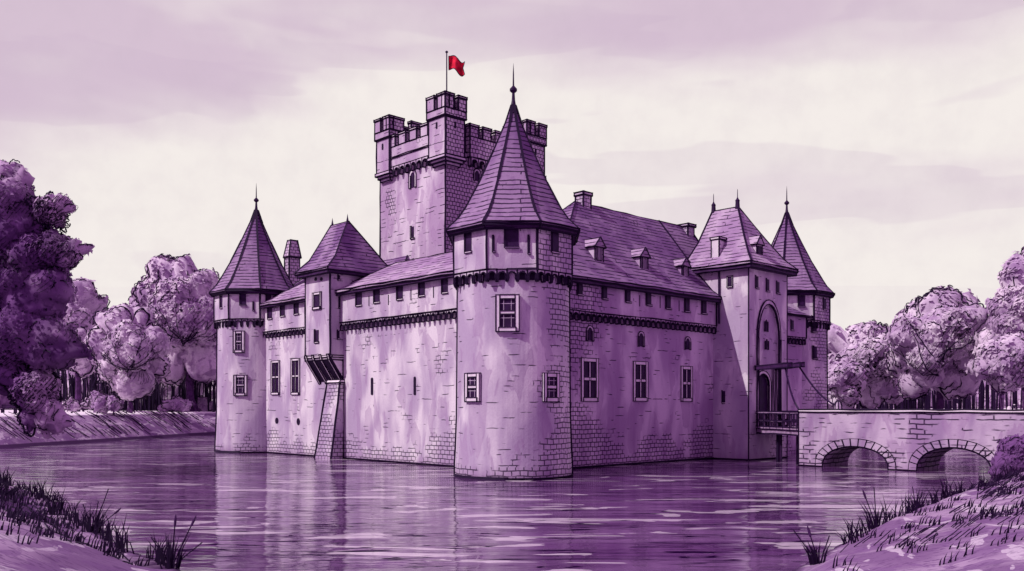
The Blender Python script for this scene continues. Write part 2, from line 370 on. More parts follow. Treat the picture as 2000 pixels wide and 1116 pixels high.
# ------------------------------------------------------------------ round corner towers with octagonal tops and bell-cast spires
def round_tower(v0, u0, r, label, wins, topwins, zb=-1.5, k=1.0, ef=1.0):
    T = thing('round_tower', label, 'tower', v0, u0, group='round corner towers of the castle')
    c = wp(v0, u0); D = math.hypot(c.x, c.y)
    cang = math.atan2(-c.y, -c.x) - ANG                      # local direction of the viewer's bank
    ov = (v0, u0)
    sh = MB()
    def cov(a, z):  # joint hatching thickens as painted shade to the right; bare stone at the foot
        d = (a - cang + PI) % (2 * PI) - PI
        e = -.25 + 1.15 * max(0, min(1, (d - .12) / .95)) + .10 * math.sin(z * 2.3 + d * 9) if d > -.1 else -.12
        return e + (.55 * max(0, 1 - z / 2.6) if d > -.5 else .25 * max(0, 1 - z / 1.5)) - (.35 if 1.0 < d < 1.25 else 0)
    sh.lathe([(r * 1.04, zb), (r * 1.035, .6), (r * 1.02, 1.3), (r * 1.01, 2.1)] + [(r * (1.0 - .002 * i), 3 + i * .86) for i in range(9)], 72, v0, u0, 0, False, cov)
    for dd in (1, -1):
        a = cang + dd * math.acos(r / D)
        sh.tube([(v0 + rr * math.cos(a), u0 + rr * math.sin(a), z) for rr, z in ((r * 1.04, -.2), (r * 1.035, .6), (r * 1.0, 3), (r * .99, 6), (r * .985, 9.75))], .08 * k, 1)
    ring = [(v0 + r * 1.045 * math.cos(2 * PI * i / 48), u0 + r * 1.045 * math.sin(2 * PI * i / 48), .05) for i in range(49)]
    sh.tube(ring, .085 * k, 1)
    sh.build('shaft', [WALL, INK], T, ink=0, off=ov)
    Ro = r * (1.105 if ef > .95 else 1.065)
    def octo(rad, z): return [(v0 + rad * math.cos(PI / 8 + PI / 4 * i), u0 + rad * math.sin(PI / 8 + PI / 4 * i), z) for i in range(8)]
    up = MB()
    o1, o2 = octo(Ro, 9.95), octo(Ro, 12.2)
    for i in range(8):
        j = (i + 1) % 8; am = PI / 4 * (i + 1)
        d = (am - cang + PI) % (2 * PI) - PI
        up.add([o1[i], o1[j], o2[j], o2[i]], [(0, 1, 2, 3)], 0, None, .9 if .5 < d < 2 else (.1 if d > -.3 else -.3))  # right-hand sides get dense joints drawn as shade
    up.add(o1, [tuple(range(8))[::-1]]); up.add(o2, [tuple(range(8))])
    up.build('upper_storey', WALL, T, ink=.045 * k, off=ov)
    cb = MB()
    for i in range(8):
        p0, p1 = Vector(o1[i][:2]), Vector(o1[(i + 1) % 8][:2]); n = Vector((math.cos(PI / 4 * (i + 1)), math.sin(PI / 4 * (i + 1))))
        scallops(cb, p0, p1, n, 9.95, .55, -.14, 0, 5, 0, 1)
    cb.build('corbel_table', [WALL, INK], T, ink=.03 * k, off=ov, minlen=.04)
    rf = MB()
    prof = [(3.62, 12.02), (3.62, 12.14), (2.95, 12.72), (2.5, 13.3), (1.83, 14.55), (1.07, 16.2), (.42, 17.7), (.12, 18.6)]
    q = r / 2.83
    prof = [(a * (ef if z < 12.3 else 1 + (ef - 1) * .5 if z < 13 else 1), z) for a, z in prof]
    rf.loft([octo(a * q, z) for a, z in prof], 0, True)
    ro = rf.build('roof', ROOF, T, ink=.045 * k, off=ov, ang=20)
    ev = MB(); ev.loft([octo(3.5 * q * ef, 11.84), octo(3.6 * q * ef, 12.015)], 0); ev.build('eaves_shadow_board', WOOD, ro, ink=.04, off=ov)  # dark ring paints in the shade under the eave
    fi = MB(); fi.lathe([(.16, 18.45), (.09, 18.9), (.07, 19.25), (.10, 19.27), (.19, 19.36), (.19, 19.45), (.1, 19.55), (.045, 19.62), (.03, 20.3), (.005, 20.75)], 12, v0, u0)
    fi.build('finial', METAL, ro, ink=0, off=ov, smooth=True)
    for px, y0, y1, w, st in wins:
        a_px = max(-.97, min(.97, ((px - 1000) / F * c.y - c.x) / r * (c.y / D)))
        a = cang + math.asin(a_px)
        P = (v0 + r * math.cos(a), u0 + r * math.sin(a)); Yd = wp(*P).y
        z0, z1 = EYE - (y1 - HY) / F * Yd, EYE - (y0 - HY) / F * Yd
        window(T, (P[0], P[1], (z0 + z1) / 2), (math.cos(a), math.sin(a)), w, z1 - z0, st, ink=.021 * k, fr=.19)
    for i, dx, w, z0, z1 in topwins:                         # octagon side index, offset along it
        am = cang_face(i, cang); n = (math.cos(am), math.sin(am)); ap = Ro * math.cos(PI / 8)
        t = (-n[1], n[0]); P = (v0 + n[0] * ap + t[0] * dx, u0 + n[1] * ap + t[1] * dx)
        window(T, (P[0], P[1], (z0 + z1) / 2), n, w, z1 - z0, 'slit', frame=TRIMD, ink=.02, fr=.1)
    return T
def cang_face(i, cang):
    base = round(cang / (PI / 4)) * PI / 4                   # the side turned to the viewer, then neighbours
    return base + i * PI / 4

tower_front = round_tower(-1.88, -1.2, 2.83, 'large round tower at the near corner of the castle, nearest to the viewer',
    [(992, 584, 640, .72, 'two'), (927, 737, 777, .62, 'two'), (1073, 737, 777, .62, 'two')],
    [(-1, -.1, .42, 10.95, 11.85), (0, 0, .62, 11.0, 11.9), (1, 0, .5, 10.9, 11.85), (0, -.85, .05, 10.8, 11.5), (0, .82, .05, 10.7, 11.5)], ef=.968)
tower_left = round_tower(.67, 30.2, 2.89, 'round tower at the left end of the castle beside the wooded bank',
    [(468, 652, 684, .48, 'two'), (471, 738, 768, .62, 'two')],
    [(0, -.1, .42, 11.0, 11.8), (-1, 0, .3, 10.9, 11.8), (1, -.5, .42, 10.9, 11.8), (0, .7, .05, 10.6, 11.2)], k=1.2, ef=.92)
tower_right = round_tower(31.2, 2.3, 2.98, 'round tower at the right end of the castle behind the gatehouse',
    [(1589, 632, 648, .4, 'slit'), (1590, 677, 700, .34, 'slit')],
    [(0, .3, .5, 11.0, 11.8), (1, .4, .5, 10.9, 11.7)], k=1.2, ef=.92)

# ------------------------------------------------------------------ left front (plane v = 0)
NL = (-1, 0); NR = (0, -1)
def pw(px, y0, y1, plane, wpx):
    """centre, width, height of an opening measured on a front; plane = ('v', val) or ('u', val)"""
    kw = {plane[0]: plane[1]}
    a, b = on(px - wpx / 2, y0, **kw), on(px + wpx / 2, y1, **kw); t = on(px, y0, **kw); bt = on(px, y1, **kw)
    return (t[0], t[1], (t[2] + bt[2]) / 2), math.hypot(a[0] - b[0], a[1] - b[1]), t[2] - bt[2]
west = thing('curtain_wing', 'long lit wing left of the near corner tower with low slate roof', 'castle wing', 0, 15)
ow = (0, 15)
b = MB(); b.box(0, 4.5, 4.2, 17.2, -1.5, 9.2); b.box(0, 4.5, 17.2, 28.6, -1.5, 9.2)
panel(b, (-.004, 17.15), (-.004, 4.3), -1, 8.98, [(12.2, .6, 2.2, 1.4, .75), (11.9, 2.5, 1.0, 1.6, .5), (5, .1, 5, .9, .6), (3.2, 7.3, 1.9, 1.2, .6), (10.6, 6.2, 1.3, 1.0, .55), (7, 2.6, 1.6, .6, .5), (1.2, 1.2, .9, 1.0, .5)], -.08)
panel(b, (-.004, 28.0), (-.004, 19.4), -1, 8.98, [(2.5, .9, 3.2, 1.2, .6), (7, .4, 2, 1.0, .55), (2, 7.6, 1.4, .7, .45)], -.1)
b.tube([(-.03, y, .04) for y in np.linspace(4.2, 17, 14)], .10, 1); b.tube([(-.03, y, .04) for y in np.linspace(19, 28, 10)], .09, 1)
b.build('wall', [WALL, INK], west, off=ow)
b = MB(); b.box(-.25, 4.4, 4.2, 17.1, 9.0, 11.1); b.build('gallery', WALL, west, off=ow)
b = MB(); b.box(-.2, 4.4, 20.1, 28.2, 9.0, 11.0); b.build('gallery', WALL, west, off=ow)
b = MB(); scallops(b, (0, 17.1), (0, 4.6), NL, 9.0, .5, 0.02, .25, 26, 0, 1); b.build('corbel_table', [WALL, INK], west, ink=.028, off=ow, minlen=.04)
b = MB(); scallops(b, (0, 28.1), (0, 20.2), NL, 9.0, .45, 0.02, .2, 15, 0, 1)
b.build('corbel_table', [WALL, INK], west, ink=.028, off=ow, minlen=.04)
b = MB(); b.rects([(10.95, -.62, 6.5, 3.8, 17.5), (11.1, -.62, 6.5, 3.8, 17.5), (11.6, .4, 5.8, 4, 17.2), (13.25, 3.5, 3.6, 4.5, 15.9)])
rf = b.build('roof', ROOFL, west, off=ow)
b = MB(); b.rects([(10.9, -.55, 5.5, 19.9, 28.5), (11.05, -.55, 5.5, 19.9, 28.5), (11.5, .3, 4.8, 20, 27.6), (12.75, 2.2, 2.3, 20.0, 25.6)])
rf2 = b.build('roof', ROOFL, west, off=ow)
b = MB(); b.box(-.56, 4, 3.9, 17.4, 10.78, 10.945); b.build('eaves_shadow_board', WOOD, rf, ink=.03, off=ow)  # dark strip standing in for the shadow under the roof edge
b = MB(); b.box(-.5, 4, 20.15, 28.4, 10.74, 10.895); b.build('eaves_shadow_board', WOOD, rf2, ink=.03, off=ow)  # same painted shadow strip for the left roof
b = MB(); b.rects([(11.5, 2.6, 9, 15, 33), (12.4, 3.2, 8, 15, 31.5), (14.55, 5.6, 5.7, 17.2, 28.9)])
rr = b.build('rear_roof', ROOF, west, off=ow)
cpos = on(565, 540, v=4.2)
b = MB(); cx, cy = cpos[0], cpos[1]
b.box(cx, cx + .95, cy, cy + .7, 10, 15.6, 0, .8); b.hexa([(cx - .08, cy - .08, 15.6), (cx + 1.03, cy - .08, 15.6), (cx + 1.03, cy + .78, 15.6), (cx - .08, cy + .78, 15.6), (cx + .2, cy + .1, 17.0), (cx + .8, cy + .1, 17.0), (cx + .8, cy + .6, 17.0), (cx + .2, cy + .6, 17.0)], 0, .8)
b.build('chimney', WALLR, rr, off=ow)
for px, y0, y1 in ((702, 565, 596), (737, 558, 590), (782, 551, 584), (825, 546, 577), (870, 539, 571)):
    window(west, *([pw(px, y0, y1, ('v', -.25), 11)][0][:1]), NL, pw(px, y0, y1, ('v', -.25), 11)[1] * .9, pw(px, y0, y1, ('v', -.25), 11)[2], 'slit', ink=.025, fr=.14)
for px, y0, y1 in ((528, 598, 622), (553, 592, 617), (580, 587, 613)):
    c_, w_, h_ = pw(px, y0, y1, ('v', -.2), 8); window(west, c_, NL, w_ * .9, h_, 'slit', ink=.025, fr=.14)
for px, y0, y1 in ((721, 578, 598), (759, 576, 596), (803, 566, 587), (847, 560, 582)):
    c_, w_, h_ = pw(px, y0, y1, ('v', -.25), 2.4); window(west, c_, NL, .05, h_, 'none', ink=0)
for px, y0, y1 in ((539, 709, 767), (578, 705, 767)):
    c_, w_, h_ = pw(px, y0, y1, ('v', 0), 13); window(west, c_, NL, w_ * .95, h_, 'cross', ink=.022, fr=.15)
for px, y0, y1 in ((727, 738, 772), (810.5, 736, 772)):
    c_, w_, h_ = pw(px, y0, y1, ('v', 0), 4.5); window(west, c_, NL, w_, h_, 'none', ink=0)
for px, y0, y1 in ((541, 816, 828), (583, 817, 831)):
    c_, w_, h_ = pw(px, y0, y1, ('v', 0), 7); window(west, c_, NL, w_ * .9, h_, 'oval', ink=0)

# ------------------------------------------------------------------ garderobe turret on its battered buttress
gt = thing('garderobe_turret', 'square hanging turret with steep hipped roof on the left wing', 'turret', 0, 18.6)
og = (0, 18.6)
b = MB()
b.box(-1.0, 3.0, 17.08, 20.15, 6.55, 12.45)
b.add([(-1.0, 17.08, 6.55), (-1.0, 20.15, 6.55), (-.02, 20.15, 5.2), (-.02, 17.08, 5.2), (-.02, 17.08, 6.55), (-.02, 20.15, 6.55)],
      [(0, 3, 4), (1, 5, 2), (0, 1, 2, 3)], 0)
b.build('wall', WALLR if False else WALL, gt, off=og)
b = MB()
for uu in (17.2, 18.15, 19.1, 19.95):
    b.hexa([(-.02, uu - .1, 5.0), (-.02, uu + .1, 5.0), (-1.02, uu + .1, 6.5), (-1.02, uu - .1, 6.5), (-.02, uu - .1, 5.3), (-.02, uu + .1, 5.3), (-1.14, uu + .1, 6.9), (-1.14, uu - .1, 6.9)], 0)
for uu in (17.67, 18.62, 19.52):
    b.add([(-1.03, uu - .3, 6.52), (-1.03, uu + .3, 6.52), (-.04, uu + .3, 5.15), (-.04, uu - .3, 5.15)], [(0, 1, 2, 3)], 1, ink=False)  # ink-dark sheets painting the shade between the corbels
b.build('corbel', [TRIM, INK], gt, ink=.035, off=og)
b = MB(); b.box(-1.06, -.9, 17.02, 20.2, 6.72, 6.84); b.box(-.9, .2, 17.02, 17.1, 6.72, 6.84); b.build('string_course', TRIM, gt, ink=.03, off=og)
ra, rb = on(680, 433, v=1.1), on(648, 442, v=1.1)
b = MB(); b.rects([(12.4, -1.45, 4.2, 16.65, 20.75), (12.55, -1.45, 4.2, 16.65, 20.75), (13.4, -.6, 3.3, 17.1, 20.35), (ra[2], 1.05, 1.15, ra[1], rb[1])])
ro = b.build('roof', ROOF, gt, off=og)
b = MB(); b.box(-1.4, 4.1, 16.7, 20.55, 12.2, 12.395); b.build('eaves_shadow_board', WOOD, ro, ink=.03, off=og)  # dark board imitating the shadow below the turret roof
for uu in (ra[1] + .08, rb[1] - .08):
    b = MB(); b.lathe([(.10, ra[2] - .1), (.08, ra[2] + .1), (.04, ra[2] + .3), (.02, ra[2] + .45), (.0, ra[2] + .55)], 8, 1.1, uu); b.build('finial', METAL, ro, ink=0, off=og)
c_, w_, h_ = pw(620, 576, 600, ('v', -1.0), 12); window(gt, c_, NL, w_, h_, 'plain', ink=.03, fr=.15)
c_, w_, h_ = pw(619.5, 645, 668, ('v', -1.0), 6.5); window(gt, c_, NL, w_, h_, 'slit', ink=.028, fr=.14)
for px in (617, 628):
    c_, w_, h_ = pw(px, 542, 549, ('v', -1.0), 5); window(gt, c_, NL, w_, h_, 'none', ink=0)
for px, y0, y1, wx in ((661, 646, 661, 4), (664, 582, 600, 4), (662, 538, 546, 4)):
    c_, w_, h_ = pw(px, y0, y1, ('u', 17.08), wx); window(gt, c_, NR, w_, h_, 'slit', frame=TRIMD, ink=.02, fr=.08)
bt = thing('buttress', 'sloping stone buttress rising from the water under the hanging turret', 'buttress', -.4, 18)
b = MB(); b.hexa([(-1.1, 17.05, -1.5), (0, 17.05, -1.5), (0, 19.3, -1.5), (-1.1, 19.3, -1.5), (-.35, 16.95, 5.05), (0, 16.95, 5.05), (0, 18.45, 5.05), (-.35, 18.45, 5.05)])
b.c = [.75] * len(b.c); b.c[2:3] = [.75]
b.build('pier', WALL, bt, off=(-.4, 18))
b = MB(); b.hexa([(-.42, 16.88, 5.05), (0, 16.88, 5.05), (0, 18.52, 5.05), (-.42, 18.52, 5.05), (-.3, 16.9, 5.22), (0, 16.9, 5.22), (0, 18.5, 5.22), (-.3, 18.5, 5.22)])
b.build('coping', TRIM, bt, off=(-.4, 18), ink=.03)

# ------------------------------------------------------------------ keep
kv, ku = 5.0, 12.5
keep = thing('keep', 'tall square battlemented keep with corner turrets rising behind the near tower', 'tower', kv, ku)
ok_ = (kv, ku)
def ke(px, py, v=None, u=None): return on(px, py, v=v, u=u)
zp = 20.75
b = MB()
o8 = [(kv, ku, 5), (14.2, ku, 5), (14.2, 19.9, 5), (kv, 19.9, 5)]; t8 = [(x, y, zp) for x, y, z in o8]
b.add(o8 + t8, [(4, 5, 6, 7), (1, 2, 6, 5), (2, 3, 7, 6)], 0)
b.add(o8 + t8, [(3, 0, 4, 7)], 0, None, -.05)
b.add(o8 + t8, [(0, 1, 5, 4)], 0, None, 1.2)  # right face fully hatched with joints to stand for shade
panel(b, (kv - .004, 19.85), (kv - .004, 12.55), 11, 20.3, [(1.0, 18.2, .6, 1.6, .5), (5.6, 17.6, .8, 1.4, .6), (1.0, 15.2, .7, .9, .55), (4.6, 16, 1.2, .5, .5), (1.5, 13.2, 1, .7, .5), (6.2, 13, .8, .8, .5)], -.08)
b.build('wall', WALLK, keep, off=ok_, ink=.05)
def crenel(mb, p0, p1, n, z0, z1, count, t=.4, gap=.4, d=0, cover=0):
    p0, p1 = Vector(p0), Vector(p1); L_ = (p1 - p0).length; per = L_ / (count - gap); w = per * (1 - gap); tt = (p1 - p0) / L_
    for k in range(count):
        c = p0 + tt * (per * k + w / 2)
        mb.obox(c, n, w, d - t, d, z0, z1, 0, cover); mb.obox(c, n, w + .05, d - t - .03, d + .03, z1, z1 + .13, 1, 0)
b = MB()
zc = 21.9
b.box(kv - .3, kv + .15, 13.9, 18.6, zp - .35, zc - .1); crenel(b, (kv - .3, 18.5), (kv - .3, 14.0), NL, zc - .1, zc + .62, 4, .42, .34)
b.build('parapet', [WALLK, TRIM], keep, off=ok_, ink=.04)
b = MB(); b.box(6.9, 12.2, 19.8, 20.2, zp - .35, zc - .1); b.build('parapet', [WALLK, TRIM], keep, off=ok_, ink=.04)
b = MB(); b.box(14.1, 14.5, 13.9, 18.6, zp - .35, zc - .1); b.build('parapet', [WALLK, TRIM], keep, off=ok_, ink=.04)
b = MB(); b.box(6.9, 12.2, ku - .3, ku + .15, zp - .35, zc - .1, 0, 1.2)
crenel(b, (6.9, ku - .3), (12.3, ku - .3), NR, zc - .1, zc + .62, 5, .42, .34, 0, 1.2)
b.build('parapet', [WALLK, TRIM], keep, off=ok_, ink=.04)
b = MB(); scallops(b, (kv, 18.5), (kv, 14.0), NL, zp - .35, .62, .02, .3, 7, 0, 1); b.box(kv - .36, kv - .3, 13.9, 18.6, 21.0, 21.08, 0); b.build('corbel_table', [WALLK, INK], keep, ink=.03, off=ok_, minlen=.04)
b = MB(); scallops(b, (7, ku), (12.3, ku), NR, zp - .35, .62, .02, .3, 8, 0, 1)
b.build('corbel_table', [WALLK, INK], keep, ink=.03, off=ok_, minlen=.04)
def kturret(v0, v1, u0, u1, zb, zt, nm=2):
    b = MB(); hp = zt - .85
    b.box(v0, v1, u0, u1, zb, hp - .55, 0)
    vs = [(v0, u0, zb), (v1, u0, zb), (v1, u0, hp - .5), (v0, u0, hp - .5)]
    b.c[-4] = 1.2                                              # right-hand face filled with joint lines as painted shade
    b.hexa([(v0 - .1, u0 - .1, hp - .5), (v1 + .1, u0 - .1, hp - .5), (v1 + .1, u1 + .1, hp - .5), (v0 - .1, u1 + .1, hp - .5), (v0 - .1, u0 - .1, hp), (v1 + .1, u0 - .1, hp), (v1 + .1, u1 + .1, hp), (v0 - .1, u1 + .1, hp)])
    b.c[-4] = 1.2
    crenel(b, (v0 - .1, u1 + .1), (v0 - .1, u0 - .1), NL, hp, zt, nm, .34, .3)
    crenel(b, (v0 - .1 + .02, u0 - .1), (v1 + .1, u0 - .1), NR, hp, zt, nm, .34, .36, 0, 1.2)
    crenel(b, (v1 + .1, u0 + .3), (v1 + .1, u1 - .2), (1, 0), hp, zt, nm, .34, .36)
    crenel(b, (v1 - .3, u1 + .1), (v0 + .3, u1 + .1), (0, 1), hp, zt, nm, .34, .36)
    t = b.build('turret', [WALLK, TRIM], keep, off=ok_, ink=.045)
    t['label'] = 'square battlemented turret at a corner of the keep'
    c = MB()
    for i in range(3):
        e = 0
        c.box(v0 - .08 + .14 * i, v1 + .08 - .14 * i, u0 - .08 + .14 * i, u1 + .08 - .14 * i, zb - .2 * (i + 1), zb - .2 * i, 0)
    c.build('corbel', TRIMD, t, off=ok_, ink=.035)
    return t
a0 = on(836, 200, v=4.6); a1 = on(870, 180, v=4.6); a2 = on(909, 200, u=a1[1])
t1 = kturret(4.6, a2[0] - .1, a1[1], a0[1] - .1, on(870, 300, v=4.6)[2], a1[2] - .13)
c_, w_, h_ = pw(853, 239, 252, ('v', 4.6), 3); window(keep, c_, NL, w_, h_, 'none', ink=0)
c_, w_, h_ = pw(889, 238, 251, ('u', a1[1]), 3.4); window(keep, c_, NR, w_, h_, 'none', ink=0)
l0 = on(734.5, 250, v=4.6); l1 = on(761, 226, v=4.6)
t2 = kturret(4.6, 7.6, l1[1], l0[1] - .1, on(745, 338, v=4.6)[2], l1[2] - .13)
c_, w_, h_ = pw(747.5, 281, 293, ('v', 4.6), 3); window(keep, c_, NL, w_, h_, 'none', ink=0)
r1 = on(1029, 235, u=a1[1]); r2 = on(1065, 250, u=a1[1])
t3 = kturret(r1[0], r2[0] - .1, a1[1], a1[1] + 2.2, on(1045, 340, u=a1[1])[2], r1[2] - .13)
c_, w_, h_ = pw(1046, 291, 304, ('u', a1[1]), 3.4); window(keep, c_, NR, w_, h_, 'none', ink=0)
c_, w_, h_ = pw(807, 337, 367, ('v', kv), 8); window(keep, c_, NL, w_, h_, 'arch', ink=.03, fr=.16)
c_, w_, h_ = pw(806.5, 443, 465, ('v', kv), 4.5); window(keep, c_, NL, w_, h_, 'slit', ink=.028, fr=.2)
c_, w_, h_ = pw(931, 334, 354, ('u', ku), 8); window(keep, c_, NR, w_, h_, 'arch', frame=TRIMD, ink=.03, fr=.12)
# flag on the near turret
fp = on(872.5, 178, v=5.7)
fl = thing('flagpole', 'dark flagpole on the tallest turret of the keep', 'flagpole', fp[0], fp[1])
zt = on(872.5, 104, v=5.7)[2]
b = MB(); b.lathe([(.05, fp[2] - 1.3), (.04, zt)], 8, fp[0], fp[1]); b.lathe([(.0, zt - .02), (.1, zt + .04), (.1, zt + .1), (.0, zt + .18)], 8, fp[0], fp[1])
b.build('pole', METAL, fl, ink=0, off=(fp[0], fp[1]))
flag = MB()
nx, nz = 16, 8; Yf = wp(fp[0], fp[1]).y; sc = Yf / F
d = (math.cos(-ANG), math.sin(-ANG)); e = (-d[1], d[0])
P = {}
for i in range(nx + 1):
    for j in range(nz + 1):
        s_ = i / nx; tt = j / nz
        X = (4 + 31 * s_ - (3.5 * (1 - abs(2 * tt - 1)) if i == nx else 3.0 * (1 - abs(2 * tt - 1)) * s_ * s_)) * sc
        Z = zt + (-6 - 26 * tt - 9 * s_ + 4.5 * math.sin(s_ * 6.0)) * sc; dep = .16 * math.sin(s_ * 9 + tt)
        P[i, j] = (fp[0] + d[0] * X + e[0] * dep, fp[1] + d[1] * X + e[1] * dep, Z)
vs = [P[i, j] for i in range(nx + 1) for j in range(nz + 1)]; q = nz + 1
fb_ = [(p[0] + e[0] * .02, p[1] + e[1] * .02, p[2]) for p in vs]; nv = len(vs)
fs = [(i * q + j, i * q + j + 1, (i + 1) * q + j + 1, (i + 1) * q + j) for i in range(nx) for j in range(nz)]
flag.add(vs + fb_, fs + [tuple(nv + k for k in f[::-1]) for f in fs], 0, None, 0, False)
rim = [P[i, 0] for i in range(nx + 1)] + [P[nx, j] for j in range(1, nz + 1)] + [P[i, nz] for i in range(nx - 1, -1, -1)] + [P[0, j] for j in range(nz - 1, -1, -1)]
flag.tube(rim, .035, 1)
flag.build('flag', [RED, INK], fl, ink=0, off=(fp[0], fp[1]))['label'] = 'red flag blowing to the right'

# ------------------------------------------------------------------ right range (plane u = 0)
east = thing('hall_range', 'long shaded hall range right of the near tower with steep roof and dormers', 'castle wing', 10, 0)
oe = (10, 0)
b = MB(); b.box(1.5, 17.7, 0, 9, -1.5, 9.0, 0, .12)
panel(b, (2.4, -.004), (17.6, -.004), -1, 8.78, [(1, 3, 1.3, 3.4, .75), (1, 7.6, 2.8, 1.6, .8), (3, 1.4, 2.6, 1.6, .7), (9, .4, 7, 1.2, .55), (14.4, 1.6, 1.6, 2.0, .65), (11, 6.7, 1, .6, .4)], -.05)  # denser joints near the tower and foot draw the shade hatching
b.tube([(x, -.03, .04) for x in np.linspace(3, 17.6, 16)], .12, 1)
b.build('wall', [WALLR, INK], east, off=oe)
b = MB(); b.box(1.5, 17.58, -.25, 9, 8.8, 10.7, 0, 0); panel(b, (2.4, -.254), (17.5, -.254), 8.82, 10.5, [(1, 9.6, 3.2, 1.5, .95)], -.1); b.build('gallery', WALLR, east, off=oe)
b = MB(); scallops(b, (2.6, 0), (17.55, 0), NR, 8.8, .5, .02, .25, 30, 0, 1); b.build('corbel_table', [WALLR, INK], east, ink=.028, off=oe, minlen=.04)
b = MB()
b.rects([(10.5, 2.2, 17.59, -.62, 9.8), (10.66, 2.2, 17.59, -.62, 9.8), (11.15, 2.8, 17.59, .1, 9.2), (12.1, 3.9, 17.59, .95, 8.3), (16.4, 9.0, 17.59, 4.45, 4.55)])
b.rects([(12.1, 17.595, 21.2, 1.75, 8.3), (12.9, 17.595, 21.2, 1.9, 7.4), (16.4, 17.595, 21.2, 4.45, 4.55)])
er = b.build('roof', ROOF, east, off=oe)
b = MB(); b.box(2.3, 17.58, -.57, 3, 10.3, 10.495); b.build('eaves_shadow_board', WOOD, er, ink=.03, off=oe)  # dark board painting the shadow beneath the hall roof edge
c1 = on(1137, 376, u=4.3)
b = MB(); b.box(c1[0], c1[0] + .72, 4.2, 4.85, 14.5, c1[2] - .13, 0, .8); b.box(c1[0] - .06, c1[0] + .78, 4.14, 4.91, c1[2] - .13, c1[2] + .05, 0); b.build('chimney', WALL, er, off=oe)
c1 = on(1341, 437, u=4.0)
b = MB(); b.box(c1[0], c1[0] + .75, 3.9, 5.1, 14.5, c1[2] - .16, 0, .6); b.box(c1[0] - .08, c1[0] + .83, 3.8, 5.2, c1[2] - .16, c1[2], 0); b.build('chimney', WALL, er, off=oe)
def slope_z(u): return 12.1 + (u - .95) * (16.4 - 12.1) / (4.45 - .95)
for px, yb in ((1170, 512), (1258, 530), (1338, 547)):
    # bottom front of the dormer sits on the slope: find u where the pixel's ray meets it
    best = min((abs(on(px, yb, u=uu)[2] - slope_z(uu)), uu) for uu in np.linspace(.9, 4, 200))[1]
    p = on(px, yb, u=best); v_, u_, z_ = p
    hw = .36; h1 = .95; h2 = 1.45
    d_ = MB(); back = u_ + 1.35
    d_.box(v_ - hw, v_ + hw, u_, back, z_ - .05, z_ + h1, 0)
    dm = d_.build('dormer', WALLR, er, off=oe, ink=.035)
    d_ = MB(); e1 = hw + .13
    d_.add([(v_ - e1, u_ - .12, z_ + h1 - .08), (v_, u_ - .12, z_ + h2), (v_ + e1, u_ - .12, z_ + h1 - .08), (v_ - e1, back + .3, z_ + h1 - .08), (v_, back + .6, z_ + h2), (v_ + e1, back + .3, z_ + h1 - .08)],
           [(0, 1, 2), (5, 4, 3), (0, 3, 4, 1), (1, 4, 5, 2), (0, 2, 5, 3)], 0)
    d_.build('dormer_roof', ROOFL, dm, off=oe, ink=.035)
    d_ = MB(); d_.obox((v_, u_), NR, .44, 0, .02, z_ + .1, z_ + .9, 0); d_.obox((v_, u_), NR, .03, .02, .05, z_ + .1, z_ + .9, 1, 0, False); d_.obox((v_, u_), NR, .03, .02, .05, z_ + .1, z_ + .9, 1, 0, False, dx=.13); d_.obox((v_, u_), NR, .03, .02, .05, z_ + .1, z_ + .9, 1, 0, False, dx=-.13)
    d_.build('window', [GLASS, TRIMD], dm, off=oe, ink=.02)
for px, y0, y1 in ((1133, 545, 575), (1181, 553, 583), (1226.5, 559, 589), (1267, 567, 595), (1305, 574, 602), (1342, 581, 608), (1375, 587, 612)):
    c_, w_, h_ = pw(px, y0, y1, ('u', -.25), 10.5); window(east, c_, NR, w_ * .9, h_, 'slit', frame=TRIMD, ink=.025, fr=.14)
for px, y0, y1 in ((1249, 577, 599), (1289, 579, 602), (1326, 587, 608)):
    c_, w_, h_ = pw(px, y0, y1, ('u', -.25), 2.4); window(east, c_, NR, .05, h_, 'none', ink=0)
for px, y0, y1, wx in ((1151, 640, 665, 9), (1251, 651, 677, 8), (1342, 661, 683, 8)):
    c_, w_, h_ = pw(px, y0, y1, ('u', 0), wx); window(east, c_, NR, w_, h_, 'arch', frame=TRIMD, ink=.025, fr=.10)
for px, y0, y1, wx in ((1151, 707, 777, 24), (1250, 713, 777, 20), (1340, 722, 778, 15)):
    c_, w_, h_ = pw(px, y0, y1, ('u', 0), wx); window(east, c_, NR, w_, h_, 'cross', frame=TRIM, ink=.02, fr=.2)

# low wing between the gatehouse and the right-hand tower
low = thing('low_wing', 'narrow low wing between the gatehouse and the right-hand round tower', 'castle wing', 25, 0)
ol = (25, 0)
b = MB(); b.box(22.3, 30.5, 0, 5, -1.5, 8.8, 0, .1); b.build('wall', WALLR, low, off=ol)
b = MB(); b.box(22.3, 29.5, -.25, 5, 8.6, 10.2); b.build('gallery', WALLR, low, off=ol)
b = MB(); scallops(b, (22.5, 0), (29.4, 0), NR, 8.6, .5, .02, .25, 14, 0, 1); b.build('corbel_table', [WALLR, INK], low, ink=.03, off=ol, minlen=.04)
b = MB(); b.rects([(10.1, 22.3, 29.9, -.55, 5.5), (10.22, 22.3, 29.9, -.55, 5.5), (12.0, 22.3, 28.4, 2.4, 2.5)]); b.build('roof', ROOF, low, off=ol)
c_, w_, h_ = pw(1547, 626, 644, ('u', -.25), 6); window(low, c_, NR, w_, h_, 'slit', frame=TRIMD, ink=.02, fr=.1)

# ------------------------------------------------------------------ gatehouse
gv0, gv1, gu0, gu1 = 17.6, 22.4, -2.66, 2.3
gate = thing('gatehouse', 'tall square gatehouse tower with pointed arch above the drawbridge', 'tower', 20, 0)
oG = (20, 0)
b = MB()
